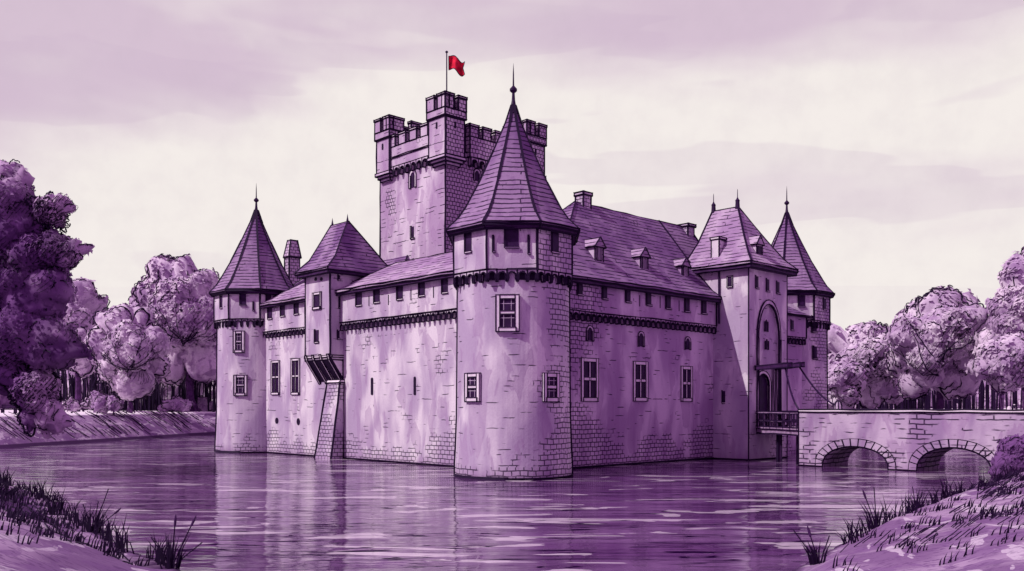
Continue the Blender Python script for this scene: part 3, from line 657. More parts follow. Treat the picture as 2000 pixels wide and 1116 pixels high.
# front wall with a pointed recess and a round-headed doorway really cut into it
nv0, nv1 = 18.72, 21.35; zt_, zs_ = 10.2, 7.9
def pointed(x0, x1, zb, zsp, ztp, k=7):
    m = (x0 + x1) / 2; out = [(x0, zb)]
    for j in range(k + 1):
        a = j / k; out.append((x0 + (m - x0) * (1 - math.cos(a * PI / 2)), zsp + (ztp - zsp) * math.sin(a * PI / 2) ** .9))
    for j in range(k - 1, -1, -1):
        a = j / k; out.append((x1 - (x1 - m) * (1 - math.cos(a * PI / 2)), zsp + (ztp - zsp) * math.sin(a * PI / 2) ** .9))
    return out + [(x1, zb)]
def wall_with_hole(mb, x0, x1, z0, z1, hole, y, m=0, cover=0):
    """front face at y with the hole outline (starting bottom-left, ending bottom-right) cut through"""
    hb = hole[0][1]; n = len(hole); mid = n // 2
    P = lambda x, z: (x, y, z)
    left = [(x0, hb), (x0, z1), (hole[mid][0], z1)] + [hole[i] for i in range(mid, -1, -1)]
    right = [(x1, hb)] + [hole[i] for i in range(n - 1, mid - 1, -1)] + [(hole[mid][0], z1), (x1, z1)]
    for poly in (left[::-1], right[::-1]):
        mb.add([P(*p) for p in poly], [tuple(range(len(poly)))], m, None, cover, False)
    if hb > z0: mb.add([P(x0, z0), P(x1, z0), P(x1, hb), P(x0, hb)], [(0, 1, 2, 3)], m, None, cover, False)
def jamb(mb, hole, y0, y1, m=0, ink=True):
    vs = [(x, y0, z) for x, z in hole] + [(x, y1, z) for x, z in hole]; n = len(hole)
    mb.add(vs, [(i, i + 1, n + i + 1, n + i) for i in range(n - 1)] + [(n - 1, 0, n, 2 * n - 1)], m, None, 0, False)
niche = pointed(nv0, nv1, 2.1, zs_, zt_)
wall_with_hole(b, gv0, gv1, -1.5, 12.7, niche, gu0, 0, .05)
jamb(b, niche, gu0, gu0 + .16)
dv0, dv1 = 18.8, 20.3
door = [(dv0, 2.12)] + [((dv0 + dv1) / 2 - (dv1 - dv0) / 2 * math.cos(PI * j / 12), 4.85 + (dv1 - dv0) / 2 * math.sin(PI * j / 12)) for j in range(13)] + [(dv1, 2.12)]
wall_with_hole(b, nv0 - .1, nv1 + .1, 2.1, 10.4, door, gu0 + .16, 0, .0)
jamb(b, door, gu0 + .16, gu0 + .26)
b.add([(dv0 - .2, gu0 + .25, 2), (dv1 + .2, gu0 + .25, 2), (dv1 + .2, gu0 + .25, 6), (dv0 - .2, gu0 + .25, 6)], [(0, 1, 2, 3)], 1, ink=False)
b.add([(gv0, gu0, -1.5), (gv0, gu1, -1.5), (gv0, gu1, 12.7), (gv0, gu0, 12.7)], [(3, 2, 1, 0)], 0, None, 0, False)
b.add([(gv1, gu0, -1.5), (gv1, gu1, -1.5), (gv1, gu1, 12.7), (gv1, gu0, 12.7)], [(0, 1, 2, 3)], 0, ink=False)
b.add([(gv0, gu1, -1.5), (gv1, gu1, -1.5), (gv1, gu1, 12.7), (gv0, gu1, 12.7)], [(3, 2, 1, 0)], 0, ink=False)
for x, y in ((gv0, gu0), (gv1, gu0), (gv0, gu1)): b.tube([(x, y, z) for z in (-.2, 3, 6, 9, 12.7)], .05, 2)
b.tube([(x, gu0 - .01, z) for x, z in niche], .045, 2); b.tube([(x, gu0 + .15, z) for x, z in door], .04, 2)
b.tube([(gv0 - .03, y, .04) for y in np.linspace(gu0, 0, 4)], .07, 2); b.tube([(x, gu0 - .03, .04) for x in np.linspace(gv0, gv1, 5)], .07, 2)
b.build('wall', [WALLR if False else WALL, GLASS, INK], gate, off=oG, ink=0)
b = MB()
arc1 = [(x, z) for x, z in pointed(nv0 - .16, nv1 + .16, 2.1, zs_, zt_ + .28)]
q = len(niche)
b.add([(x, gu0 - .06, z) for x, z in niche] + [(x, gu0 - .06, z) for x, z in arc1] + [(x, gu0 + .01, z) for x, z in arc1] + [(x, gu0 + .01, z) for x, z in niche],
      [(g * q + i, (g + 1) * q + i, (g + 1) * q + i + 1, g * q + i + 1) for g in range(3) for i in range(q - 1)] + [(3 * q + i, i, i + 1, 3 * q + i + 1) for i in range(q - 1)])
b.build('arch_moulding', TRIMD, gate, off=oG, ink=.035, ang=50)
b = MB(); q = len(door); m_ = (dv0 + dv1) / 2
do = [(m_ + (x - m_) * 1.28, z if i in (0, q - 1) else 4.85 + (z - 4.85) * 1.28) for i, (x, z) in enumerate(door)]
yy = gu0 + .08
b.add([(x, yy, z) for x, z in door] + [(x, yy, z) for x, z in do] + [(x, yy + .1, z) for x, z in do] + [(x, yy + .1, z) for x, z in door],
      [(g * q + i, (g + 1) * q + i, (g + 1) * q + i + 1, g * q + i + 1) for g in range(3) for i in range(q - 1)] + [(3 * q + i, i, i + 1, 3 * q + i + 1) for i in range(q - 1)])
b.build('doorway_arch', TRIM, gate, off=oG, ink=.03, ang=50)
for k_ in (20.75, 21.15):
    b = MB(); b.box(k_, k_ + .14, gu0 + .02, gu0 + .155, 2.1, 6.2); b.build('pilaster', TRIMD, gate, off=oG, ink=.025)
gc = (gv0 + gv1) / 2
b = MB(); b.rects([(12.55, gv0 - .5, gv1 + .5, gu0 - .5, gu1 + .4), (12.72, gv0 - .5, gv1 + .5, gu0 - .5, gu1 + .4), (13.35, gv0 + .15, gv1 - .15, gu0 + .1, gu1 - .1), (14.6, gv0 + .95, gv1 - .95, gu0 + .9, gu1 - .45), (16.95, 19.85, 19.95, -.45, 1.55)])
gr_ = b.build('roof', ROOFL, gate, off=oG, ink=.05, ang=24)
b = MB(); b.box(gv0 - .45, gv1 + .45, gu0 - .45, gu1 + .35, 12.32, 12.545); b.build('eaves_shadow_board', WOOD, gr_, ink=.03, off=oG)  # dark slab painting the shadow beneath the gatehouse roof
for uu in (-.4, 1.5):
    b = MB(); b.lathe([(.17, 16.8), (.14, 17.3), (.16, 17.4), (.08, 17.5), (.03, 17.62), (.02, 18.1), (0, 18.2)], 8, 19.9, uu); b.build('finial', METAL, gr_, ink=0, off=oG)
q = on(1398, 506, v=17.75)
b = MB(); b.box(q[0], q[0] + .7, q[1] - .25, q[1] + .35, q[2] - .3, q[2] + 1.3, 0, .2); b.box(q[0] - .05, q[0] + .75, q[1] - .3, q[1] + .4, q[2] + 1.3, q[2] + 1.45); b.build('chimney', WALL, gr_, off=oG, ink=.035)
q = on(1483, 502, u=-2.5)
b = MB(); hw = .33; b.box(q[0] - hw, q[0] + hw, q[1], q[1] + 1.8, q[2] - .2, q[2] + .85)
dm = b.build('dormer', WALLR, gr_, off=oG, ink=.035)
b = MB(); e1 = .45
b.add([(q[0] - e1, q[1] - .1, q[2] + .8), (q[0], q[1] - .1, q[2] + 1.4), (q[0] + e1, q[1] - .1, q[2] + .8), (q[0] - e1, q[1] + 2.0, q[2] + .8), (q[0], q[1] + 2, q[2] + 1.4), (q[0] + e1, q[1] + 2.0, q[2] + .8)],
      [(0, 1, 2), (5, 4, 3), (0, 3, 4, 1), (1, 4, 5, 2), (0, 2, 5, 3)]); b.build('dormer_roof', ROOFL, dm, off=oG, ink=.035)
b = MB(); b.obox((q[0], q[1]), NR, .4, 0, .02, q[2] + .05, q[2] + .68); b.build('window', GLASS, dm, off=oG, ink=.02)
c_, w_, h_ = pw(1426, 541, 560, ('v', gv0), 8); window(gate, c_, NL, w_, h_, 'plain', ink=.02, fr=.06)
c_, w_, h_ = pw(1414, 764, 786, ('v', gv0), 5); window(gate, c_, NL, w_, h_, 'slit', ink=.02, fr=.08)
for px, y0, y1 in ((1478, 540, 562), (1499, 546, 568), (1519, 551, 572)):
    c_, w_, h_ = pw(px, y0, y1, ('u', gu0), 6); window(gate, c_, NR, w_, h_, 'slit', frame=TRIMD, ink=.022, fr=.09)
for px, y0, y1 in ((1495, 624, 648), (1496, 662, 683)):
    c_, w_, h_ = pw(px, y0, y1, ('u', gu0 + .16), 5); window(gate, c_, NR, w_, h_, 'arch', frame=TRIMD, ink=.022, fr=.07)
q = on(1406, 520, v=gv0)
b = MB(); b.lathe([(.07, 8.9), (.07, 12.6)], 8, gv0 - .1, q[1]); b.build('downpipe', METAL, gate, ink=0, off=oG)

# ------------------------------------------------------------------ drawbridge, bridge
P0 = Vector((16.75, 52.83)); bd = Vector((.732, -.681)).normalized(); bn = Vector((-bd.y, bd.x))   # bn points away from the viewer
g0 = wp(18.55, gu0); g1 = wp(21.5, gu0)
q0 = P0 + bn * .15; q1 = P0 + bn * 3.3
dbr = thing('drawbridge', 'timber drawbridge deck with rails between the gatehouse and the stone bridge', 'drawbridge', loc=(16.8, 56, 0))
od = (16.8, 56)
def slab(b, a, b_, c, d, z0, z1, m=0): b.hexa([(p[0], p[1], z0) for p in (a, b_, c, d)] + [(p[0], p[1], z1) for p in (a, b_, c, d)], m)
def bar(b, a, c, w, z0, z1, z2=None, m=0):
    a = Vector(a[:2]); c = Vector(c[:2]); n = Vector((-(c - a).y, (c - a).x)).normalized() * w / 2; z2 = z2 if z2 is not None else z0
    b.hexa([(a.x - n.x, a.y - n.y, z0), (c.x - n.x, c.y - n.y, z0), (c.x + n.x, c.y + n.y, z0), (a.x + n.x, a.y + n.y, z0),
            (a.x - n.x, a.y - n.y, z1), (c.x - n.x, c.y - n.y, z1), (c.x + n.x, c.y + n.y, z1), (a.x + n.x, a.y + n.y, z1)], m)
b = MB(); slab(b, g0, q0, q1, g1, 1.75, 2.05); b.build('deck', WOODL, dbr, off=od, ink=.035)
for (s0, s1) in ((g0, q0), (g1, q1)):
    b = MB()
    bar(b, s0, s1, .1, 3.02, 3.14); bar(b, s0, s1, .08, 2.52, 2.6); bar(b, s0, s1, .12, 2.05, 2.2)
    for k in range(7):
        p = Vector(s0[:2]).lerp(Vector(s1[:2]), (k + .3) / 6.6); b.box(p.x - .045, p.x + .045, p.y - .045, p.y + .045, 2.05, 3.05)
    b.build('railing', WOODL, dbr, off=od, ink=.022)
m0 = Vector(g0[:2]); m1 = Vector(q0)
for s_ in (.35, .8):
    b = MB(); p = m0.lerp(m1, s_) + Vector((.6, .2)); b.box(p.x - .12, p.x + .12, p.y - .12, p.y + .12, -1.5, 1.75)
    b.build('post', WOOD, dbr, off=od, ink=.03)
for i, (ga, px) in enumerate(((18.6, 1543), (21.3, 1567))):
    a = wp(ga, gu0 + .2); e_ = at(px, 716, 54.2 if i == 0 else 55.8)
    bm = MB(); a2_ = Vector((a.x, a.y, 5.95 + .1 * i)); e2 = Vector((e_.x, e_.y, 5.95 + .1 * i))
    bar(bm, a2_, e2, .26, a2_.z - .13, a2_.z + .13); bm.build('lifting_beam', WOOD, dbr, off=od, ink=.03)
    tgt = Vector((q0.x, q0.y, 3.2)) if i == 0 else Vector((q1.x + .9, q1.y - .8, 3.3))
    st = a2_.lerp(e2, .86)
    ch = MB(); pts = [st.lerp(tgt, k / 8) - Vector((0, 0, .9 * math.sin(PI * k / 8) * .5)) for k in range(9)]
    ch.tube(pts, .06, 0, 5); ch.build('chain', METAL, dbr, off=od, ink=0)

br = thing('stone_bridge', 'low stone bridge with two round arches crossing the moat to the right', 'bridge', loc=(P0.x, P0.y, 0), rot=math.atan2(bd.y, bd.x))
def tpx(px):
    k = (px - 1000) / F; return (k * P0.y - P0.x) / (bd.x - k * bd.y)
LEN = 26; WD = 3.6; ZT = 3.28
arches = [(tpx(1606), tpx(1735), 1.24), (tpx(1790), tpx(1938), 1.34), (tpx(1990), tpx(1990) + 4.1, 1.2)]
b = MB()
outl = [(0, -1.5)]
for a0_, a1_, rise in arches:
    m_ = (a0_ + a1_) / 2; hw = (a1_ - a0_) / 2
    outl.append((a0_, -1.5))
    for j in range(17):
        th = PI * j / 16; outl.append((m_ - hw * math.cos(th), max(0, math.sin(th)) ** .8 * rise - .02))
    outl.append((a1_, -1.5))
outl += [(LEN, -1.5), (LEN, ZT - .12), (0, ZT - .12)]
n = len(outl)
for y, rev in ((0, False), (WD, True)):
    # strips from the arch outline up to the top edge
    top = ZT - .12
    for i in range(n - 3):
        (x0, z0), (x1, z1) = outl[i], outl[i + 1]
        if abs(x1 - x0) < 1e-6: continue
        f = (0, 1, 2, 3) if not rev else (3, 2, 1, 0)
        b.add([(x0, y, z0), (x1, y, z1), (x1, y, top), (x0, y, top)], [f], 0, None, .1, False)
b.add([(x, 0, z) for x, z in outl] + [(x, WD, z) for x, z in outl], [(i, n + i, n + i + 1, i + 1) for i in range(n - 3)], 0, None, 1.3, False)  # dense joint lines darken the vault in place of shade
b.add([(0, 0, -1.5), (0, WD, -1.5), (0, WD, ZT), (0, 0, ZT)], [(3, 2, 1, 0)], 0, None, .6, False)
for a0_, a1_, rise in arches:
    m_ = (a0_ + a1_) / 2; hw = (a1_ - a0_) / 2
    b.tube([(m_ - hw * math.cos(PI * j / 16), -.02, max(0, math.sin(PI * j / 16)) ** .8 * rise - .02) for j in range(17)], .05, 1)
ed = 0
for a0_, a1_, _ in arches + [(LEN, LEN, 0)]:
    b.tube([(ed, -.03, .04), ((ed + a0_) / 2, -.03, .04), (a0_, -.03, .04)], .06, 1); ed = a1_
b.tube([(0, -.01, -.3), (0, -.01, 1.5), (0, -.01, ZT)], .055, 1)
b.build('wall', [BRIDGE, INK], br, ink=0)
b = MB(); b.box(0, LEN, -.06, .36, ZT - .12, ZT); b.box(0, LEN, WD - .36, WD + .06, ZT - .12, ZT); b.box(0, LEN, .36, WD - .36, ZT - .6, ZT - .35, 0)
b.build('coping', TRIM, br, ink=.03)
for a0_, a1_, rise in arches[:2]:
    m_ = (a0_ + a1_) / 2; hw = (a1_ - a0_) / 2; NV = 15; b = MB()
    for j in range(NV):
        P_ = []
        for th in (PI * (j + .04) / NV, PI * (j + .96) / NV):
            for e_ in (0.01, .42):
                P_.append((m_ - (hw + e_) * math.cos(th), max(0, math.sin(th)) ** .8 * (rise + e_)))
        (a, c), (d, e) = (P_[0], P_[1]), (P_[2], P_[3])
        b.hexa([(a[0], .1, a[1]), (a[0], -.035, a[1]), (d[0], -.035, d[1]), (d[0], .1, d[1]), (c[0], .1, c[1]), (c[0], -.035, c[1]), (e[0], -.035, e[1]), (e[0], .1, e[1])])
    b.build('arch_ring', TRIM if False else BRIDGE, br, ink=.016)
def stone_on(px, w, h, label, d=.2, lit=TRIM):
    t = tpx(px); p = P0 + bd * t + bn * d
    o = MB(); k = 7
    o.loft([[(rr * w * math.cos(2 * PI * i / k), rr * w * .8 * math.sin(2 * PI * i / k), z * h) for i in range(k)] for rr, z in ((.5, 0), (.52, .4), (.38, .8), (.15, 1))])
    ob = o.build('guard_stone', lit, None, ink=.022); ob.location = (p.x, p.y, ZT + .002)
    tag(ob, label, 'stone', 'small stones on the bridge parapet')
stone_on(1634, .42, .5, 'rounded grey stone standing on the bridge parapet near the gatehouse', .2, TRIMD)
stone_on(1969, .22, .2, 'smaller pale pointed stone at the right end of the bridge parapet', .2)
stone_on(1979, .18, .3, 'taller pale pointed stone at the right end of the bridge parapet', .2)

# ------------------------------------------------------------------ terrain and water
poly = [(-6.8, 19.1), (-9.5, 22.3), (-13, 27.5), (-18, 35), (-23.8, 42), (-36, 49), (-90, 57), (-90, 64), (-60, 70), (-41.7, 73.6), (-39.5, 90), (-36.6, 112), (-30, 124), (0, 118), (26, 104), (44, 98),
        (60, 86), (52, 70), (40, 58), (30, 50), (24.6, 44.6), (18.5, 36.5), (13.2, 29.9), (9, 24), (5.85, 19.1), (3.5, 13), (0, 9), (-4.0, 13)]
PX = np.array(poly)
def sdist(x, y):
    x = np.asarray(x, float); y = np.asarray(y, float)
    d = np.full(x.shape, 1e9); ins = np.zeros(x.shape, bool); n = len(PX)
    for i in range(n):
        ax, ay = PX[i]; bx, by = PX[(i + 1) % n]
        ex, ey = bx - ax, by - ay; t = np.clip(((x - ax) * ex + (y - ay) * ey) / (ex * ex + ey * ey), 0, 1)
        d = np.minimum(d, np.hypot(x - ax - t * ex, y - ay - t * ey))
        c = ((ay > y) != (by > y)) & (x < (bx - ax) * (y - ay) / (by - ay + 1e-12) + ax); ins ^= c
    return np.where(ins, -d, d)
def height(x, y):
    x = np.asarray(x, float); y = np.asarray(y, float); d = sdist(x, y)
    far = np.clip((y - 52) / 10, 0, 1)
    hf = 2.65 * np.clip(d / 4.2, 0, 1) ** .8 + .01 * np.clip(d - 5, 0, 50)
    right = np.clip((x - 1) / 3, 0, 1)
    hl = .12 * np.clip(d / .5, 0, 1) + 1.0 * np.clip((d - .9) / 2.4, 0, 1) ** .9 + .05 * np.clip(d - 3, 0, 20)
    hr = .34 * np.clip(d, 0, 1) + .20 * np.clip(d - .5, 0, 12)
    hn = hl * (1 - right) + hr * right
    z = np.where(d > 0, hn * (1 - far) + hf * far, np.maximum(-1.3, d * .8))
    dx, dy = x - O[0], y - O[1]; v = dx * A[0] + dy * A[1]; u = dx * B[0] + dy * B[1]
    isl = (v > 1) & (v < 30) & (u > 1) & (u < 29)
    z = np.where(isl & (d < 0), 1.2, z)
    return z + np.where(d > .9, .05 * np.sin(x * 3.1 + y) * np.cos(y * 2.7 - x), 0) + np.where(d > .5, .10 * np.sin(x * .9 + np.sin(y * .7) * 2) * np.cos(y * .8), 0)
def hz(x, y): return float(height(np.array([x]), np.array([y]))[0])
xs = np.concatenate([[-3000, -1200, -500, -250, -150, -110], np.arange(-90, -34, 1.6), np.arange(-34, 34, .42), np.arange(34, 90, 1.6), [110, 150, 250, 500, 1200, 3000]])
ys = np.concatenate([[-600, -120, -40, -15, 0], np.arange(4, 60, .42), np.arange(60, 135, 1.1), [140, 150, 170, 200, 300, 500, 1000, 3000]])
XX, YY = np.meshgrid(xs, ys); ZZ = height(XX, YY)
nxx, nyy = len(xs), len(ys)
me = bpy.data.meshes.new('ground')
idx = np.arange(nxx * nyy).reshape(nyy, nxx)
fc = np.stack([idx[:-1, :-1], idx[:-1, 1:], idx[1:, 1:], idx[1:, :-1]], -1).reshape(-1, 4)
me.from_pydata(np.stack([XX, YY, ZZ], -1).reshape(-1, 3).tolist(), [], fc.tolist()); me.polygons.foreach_set('use_smooth', [True] * len(me.polygons))
go = bpy.data.objects.new('ground', me); C.objects.link(go); tag(go, 'lilac grassy banks around the moat', 'ground', kind='structure')
gm, n, p = newmat('grassy_bank')
T = n.nodes.new('ShaderNodeTexCoord').outputs['Object']
g1_ = noisen(n, T, .35, 3, .5, .5); g2_ = noisen(n, T, 1.2, 3, .5, .5); g3_ = noisen(n, T, 12, 3)
gp_ = n.nodes.new('ShaderNodeSeparateXYZ'); n.links.new(T, gp_.inputs[0])
col = mixc(n, maprange(n, g1_, .42, .58), (.37, .25, .40), (.20, .105, .24))
col = mixc(n, mathn(n, 'MULTIPLY', maprange(n, g2_, .53, .55), .65), col, (.19, .09, .24))
g4_ = noisen(n, T, .8, 3, .5, .8, (1.6, .8, 1), (40, 3, 0)); col = mixc(n, mathn(n, 'MULTIPLY', maprange(n, g4_, .57, .585), .75), col, (.56, .46, .58))
g5_ = noisen(n, T, 1, 3, .6, .3, (4, 14, 4)); col = mixc(n, maprange(n, g5_, .54, .60, 0, .6), col, (.10, .035, .14))
soil = mathn(n, 'MULTIPLY', mathn(n, 'MULTIPLY', maprange(n, mathn(n, 'ADD', gp_.outputs[2], mathn(n, 'MULTIPLY', g3_, .25)), 1.15, 1.05), maprange(n, gp_.outputs[2], .14, .22)), maprange(n, gp_.outputs[0], 2, 0))
col = mixc(n, mathn(n, 'MULTIPLY', soil, mathn(n, 'MULTIPLY', maprange(n, gp_.outputs[1], 60, 50), maprange(n, mathn(n, 'ADD', gp_.outputs[1], mathn(n, 'MULTIPLY', g2_, 4)), 25, 26.5))), col, (.085, .03, .12))
col = mixc(n, mathn(n, 'MULTIPLY', maprange(n, gp_.outputs[2], 2.5, 2.62), maprange(n, gp_.outputs[1], 60, 66)), col, (.80, .71, .80))
mud = maprange(n, mathn(n, 'SUBTRACT', gp_.outputs[2], maprange(n, gp_.outputs[1], 60, 70, 0, .22)), .12, .03)
col = mixc(n, mud, col, (.05, .015, .07))
n.links.new(col, p.inputs['Base Color']); me.materials.append(gm)

me = bpy.data.meshes.new('water')
me.from_pydata([(-3000, -600, 0), (3000, -600, 0), (3000, 3000, 0), (-3000, 3000, 0)], [], [(0, 1, 2, 3)])
wo = bpy.data.objects.new('water', me); C.objects.link(wo); tag(wo, 'still purple moat water reflecting the castle', 'water', kind='structure')
wm, n, p = newmat('moat_water')
T = n.nodes.new('ShaderNodeTexCoord').outputs['Object']
r1_ = noisen(n, T, 1.0, 3, .5, .3, (.30, 1.0, 1)); r2_ = noisen(n, T, 1.0, 2, .5, 0, (1.2, 5.5, 1), (5, 0, 0))
bp = n.nodes.new('ShaderNodeBump'); bp.inputs['Strength'].default_value = .42; bp.inputs['Distance'].default_value = .15
n.links.new(mathn(n, 'ADD', r1_, mathn(n, 'MULTIPLY', r2_, .10)), bp.inputs['Height']); n.links.new(bp.outputs[0], p.inputs['Normal'])
ws = noisen(n, T, 1.0, 3, .5, .2, (.10, .55, 1), (2, 1, 0))
col = mixc(n, maprange(n, ws, .45, .60), (.075, .022, .105), (.17, .08, .21))
ls = noisen(n, T, 1.0, 2, .5, .3, (.30, 2.4, 1), (8, 3, 0))
lsb = noisen(n, T, 1.0, 2, .5, .0, (.12, .4, 1), (18, 3, 0))
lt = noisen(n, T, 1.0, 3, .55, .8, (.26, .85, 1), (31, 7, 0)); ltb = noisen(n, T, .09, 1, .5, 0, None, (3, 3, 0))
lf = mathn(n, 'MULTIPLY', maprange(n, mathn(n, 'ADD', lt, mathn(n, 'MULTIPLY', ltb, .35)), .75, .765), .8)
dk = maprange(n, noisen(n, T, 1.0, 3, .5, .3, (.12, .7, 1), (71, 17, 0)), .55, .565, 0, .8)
col = mixc(n, dk, col, (.12, .04, .16)); col = mixc(n, lf, col, (.66, .56, .66))  # pale sky-reflection streaks and dark patches painted into the water colour
line = mathn(n, 'MULTIPLY', mathn(n, 'MULTIPLY', maprange(n, ls, .55, .565), maprange(n, ls, .61, .595)), maprange(n, lsb, .44, .50))
col = mixc(n, line, col, INKC)
n.links.new(col, p.inputs['Base Color'])
p.inputs['Roughness'].default_value = .07; p.inputs['IOR'].default_value = 1.6; p.inputs['Specular IOR Level'].default_value = .62
n.links.new(mathn(n, 'SUBTRACT', .5, mathn(n, 'ADD', mathn(n, 'MULTIPLY', line, .5), mathn(n, 'MULTIPLY', lf, .45)), None, True), p.inputs['Specular IOR Level'])
me.materials.append(wm)

# ------------------------------------------------------------------ trees
def foliage(name, c1, c2, c3, sc=.25, off=(0, 0, 0), th=.5):
    m, n, p = newmat(name)
    T = n.nodes.new('ShaderNodeTexCoord').outputs['Object']
    a = noisen(n, T, sc, 3, .55, .5, None, off); b = noisen(n, T, sc * 3, 3, .5, .5, None, (off[0] + 4, 0, 2)); c = noisen(n, T, 5, 3)
    col = mixc(n, maprange(n, a, th - .07, th + .06), c1, c2)
    col = mixc(n, mathn(n, 'MULTIPLY', maprange(n, b, .54, .57), .6), col, c3)
    col = mixc(n, maprange(n, c, .4, .7, 0, .15), col, (.05, .01, .07))
    n.links.new(col, p.inputs['Base Color'])
    return m
LEAF_PALE = foliage('pale_foliage', (.68, .56, .69), (.50, .37, .53), (.30, .17, .35))
LEAF_MID = foliage('plum_foliage', (.66, .53, .67), (.42, .28, .46), (.24, .12, .29), off=(7, 3, 0))
LEAF_DARK = foliage('deep_plum_foliage', (.50, .35, .53), (.16, .065, .21), (.07, .02, .105), .14, off=(3, 9, 5), th=.44)
ICO = {}
def ico(sub):
    if sub not in ICO:
        bm = bmesh.new(); bmesh.ops.create_icosphere(bm, subdivisions=sub, radius=1); bm.verts.ensure_lookup_table()
        ICO[sub] = ([v.co.copy() for v in bm.verts], [[v.index for v in f.verts] for f in bm.faces]); bm.free()
    return ICO[sub]
def bump(p, size):
    d = noise.voronoi(p / size)[0]
    e = noise.voronoi(p / (size * .42))[0]
    return (.6 - d[0]) * size * .85 + (.5 - e[0]) * size * .38 + noise.noise(p * .35 / size) * size * .7
def crown(mb, lobes, size, seed=0, inkr=.06, hatch=6, leaves=90, squig=5, rings=(0, .3, -.3), arcs=.6, jag=.2, sub=None, limbs=0):
    """foliage mass: one uneven scalloped body made of many clumps, loose leaves round it, ink outlines and drawn shade strokes on it"""
    rnd = random.Random(seed); off = Vector((seed * 3.7, seed * 1.3, 0)); leafs = size * .5
    L0 = [(Vector(c), r) for c, r in lobes]
    c0 = sum((c * r ** 2 for c, r in L0), Vector((0, 0, 0))) / sum(r ** 2 for _, r in L0); rm = min(r for _, r in L0)
    OL = [(c - c0, (c - c0).length_squared - r * r) for c, r in L0]
    def rad(d):
        t = rm * .3
        for o, k in OL:
            b = o.dot(d); q = b * b - k
            if q > 0:
                w = b + math.sqrt(q)
                if w > t: t = w
        return t
    def surf(d):
        p = c0 + d * rad(d); return p + d * bump(p + off, size)
    R0 = max((c - c0).length + r for c, r in L0)
    vs, fs = ico(sub or (5 if R0 > 3.2 * size else 4))
    mb.add([surf(d) - d * size * .06 for d in vs], fs, 0, None, 0, False)
    view = Vector((c0.x, c0.y, 0)).normalized(); side = Vector((view.y, -view.x, 0)); UP = Vector((0, 0, 1))
    def flush(run, rr):
        if len(run) > 3: mb.tube(run, rr, 1)
    for ra in rings:
        s2 = side * math.cos(ra) - view * math.sin(abs(ra)) * (1 if ra > 0 else -1)
        K = int(2 * PI * R0 / (size * .16)); st = rnd.random() * 6; run = []; last = None
        for k in range(K + 1):
            th = 2 * PI * k / K; d = s2 * math.cos(th) + UP * math.sin(th)
            p = surf(d) + d * (abs(math.sin(k * .5 + st + 2 * noise.noise(d * 4))) * size * jag - .02)
            ok = (noise.noise(p * .45 / size + off) > (-.36 if ra == 0 else .05)) and (last is None or (p - last).length < size * 1.6)
            last = p
            if ok: run.append(p)
            else: flush(run, inkr * rnd.uniform(1.1, 1.5) * (1 if ra == 0 else .7)); run = []
        flush(run, inkr)
    for c, r in L0:                                              # outlines of the separate clumps lying on the mass
        if rnd.random() > arcs: continue
        a0 = rnd.uniform(.0, 2.4); a1 = a0 + rnd.uniform(1.2, 2.6); K = int((a1 - a0) * r / (size * .16)) + 3; run = []; st = rnd.random() * 6
        for k in range(K):
            th = a0 + (a1 - a0) * k / K; q = c - view * r * .75 + (side * math.cos(th) + UP * math.sin(th)) * r * (.85 + .10 * abs(math.sin(k * .5 + st)))
            d = (q - c0).normalized(); p = surf(d) + d * .03
            if run and (p - run[-1]).length > size: flush(run, inkr * .8); run = []
            run.append(p)
        flush(run, inkr * .85)
    for _ in range(int(squig * len(L0) * .4)):                   # curly marks facing outwards
        d = Vector((rnd.gauss(0, 1), rnd.gauss(0, 1), rnd.gauss(0, .8))).normalized()
        if d.dot(view) > .1: d = d - view * 2 * d.dot(view)
        a = d.orthogonal().normalized(); a2 = d.cross(a); pts = []; rl = rad(d); ln = size * rnd.uniform(.6, 1.5)
        for k in range(11):
            t = k / 10 - .5; q = (d + (a * t * ln + a2 * (abs(math.sin(t * 8)) * size * .3)) / rl).normalized(); pts.append(surf(q) + q * .03)
        mb.tube(pts, inkr * .6, 1)
    for _ in range(int(hatch * 1.6)):                  # parallel ink strokes that draw shade, mostly towards the lower right
        d = (side * rnd.uniform(-.5, .95) - view * rnd.uniform(.45, 1) + UP * rnd.uniform(-.9, .45)).normalized(); rl = rad(d)
        sdir = (side * .6 + UP * .8).normalized(); perp = (side * .8 - UP * .6).normalized()
        nst = rnd.randint(6, 12); gap = size * .36; ln = rnd.uniform(1.6, 3.6) * size
        for s_ in range(nst):
            pts = []; l2 = ln * rnd.uniform(.55, 1)
            for k in range(5):
                q = (d * rl + perp * gap * (s_ - nst / 2) + sdir * l2 * (k / 4 - .5)).normalized(); pts.append(surf(q) + q * .05)
            mb.tube(pts, inkr * .33, 1)
    lsz = size * .52
    for _ in range(int(12.6 * R0 * R0 / (lsz * lsz * .62) * leaves / 12)):
        d = Vector((rnd.gauss(0, 1), rnd.gauss(0, 1), rnd.gauss(0, 1))).normalized()
        if d.dot(view) > .45: continue
        p = surf(d) + d * rnd.uniform(-.08, .12) * size; nn = (d + Vector((rnd.gauss(0, 1), rnd.gauss(0, 1), rnd.gauss(0, 1))) * .20).normalized()
        a = nn.orthogonal().normalized(); b_ = nn.cross(a); ph = rnd.random() * 6; L_ = lsz * rnd.uniform(.35, .75); k = 7; q = []
        for t in range(k):
            th = ph + 2 * PI * t / k; rr = L_ * (1.0 if t % 2 else .55) * rnd.uniform(.75, 1.15); q.append(p + (a * math.cos(th) + b_ * math.sin(th)) * rr)
        mb.add(q, [tuple(range(k))], 0 if rnd.random() < .99 else 1, None, 0, False)
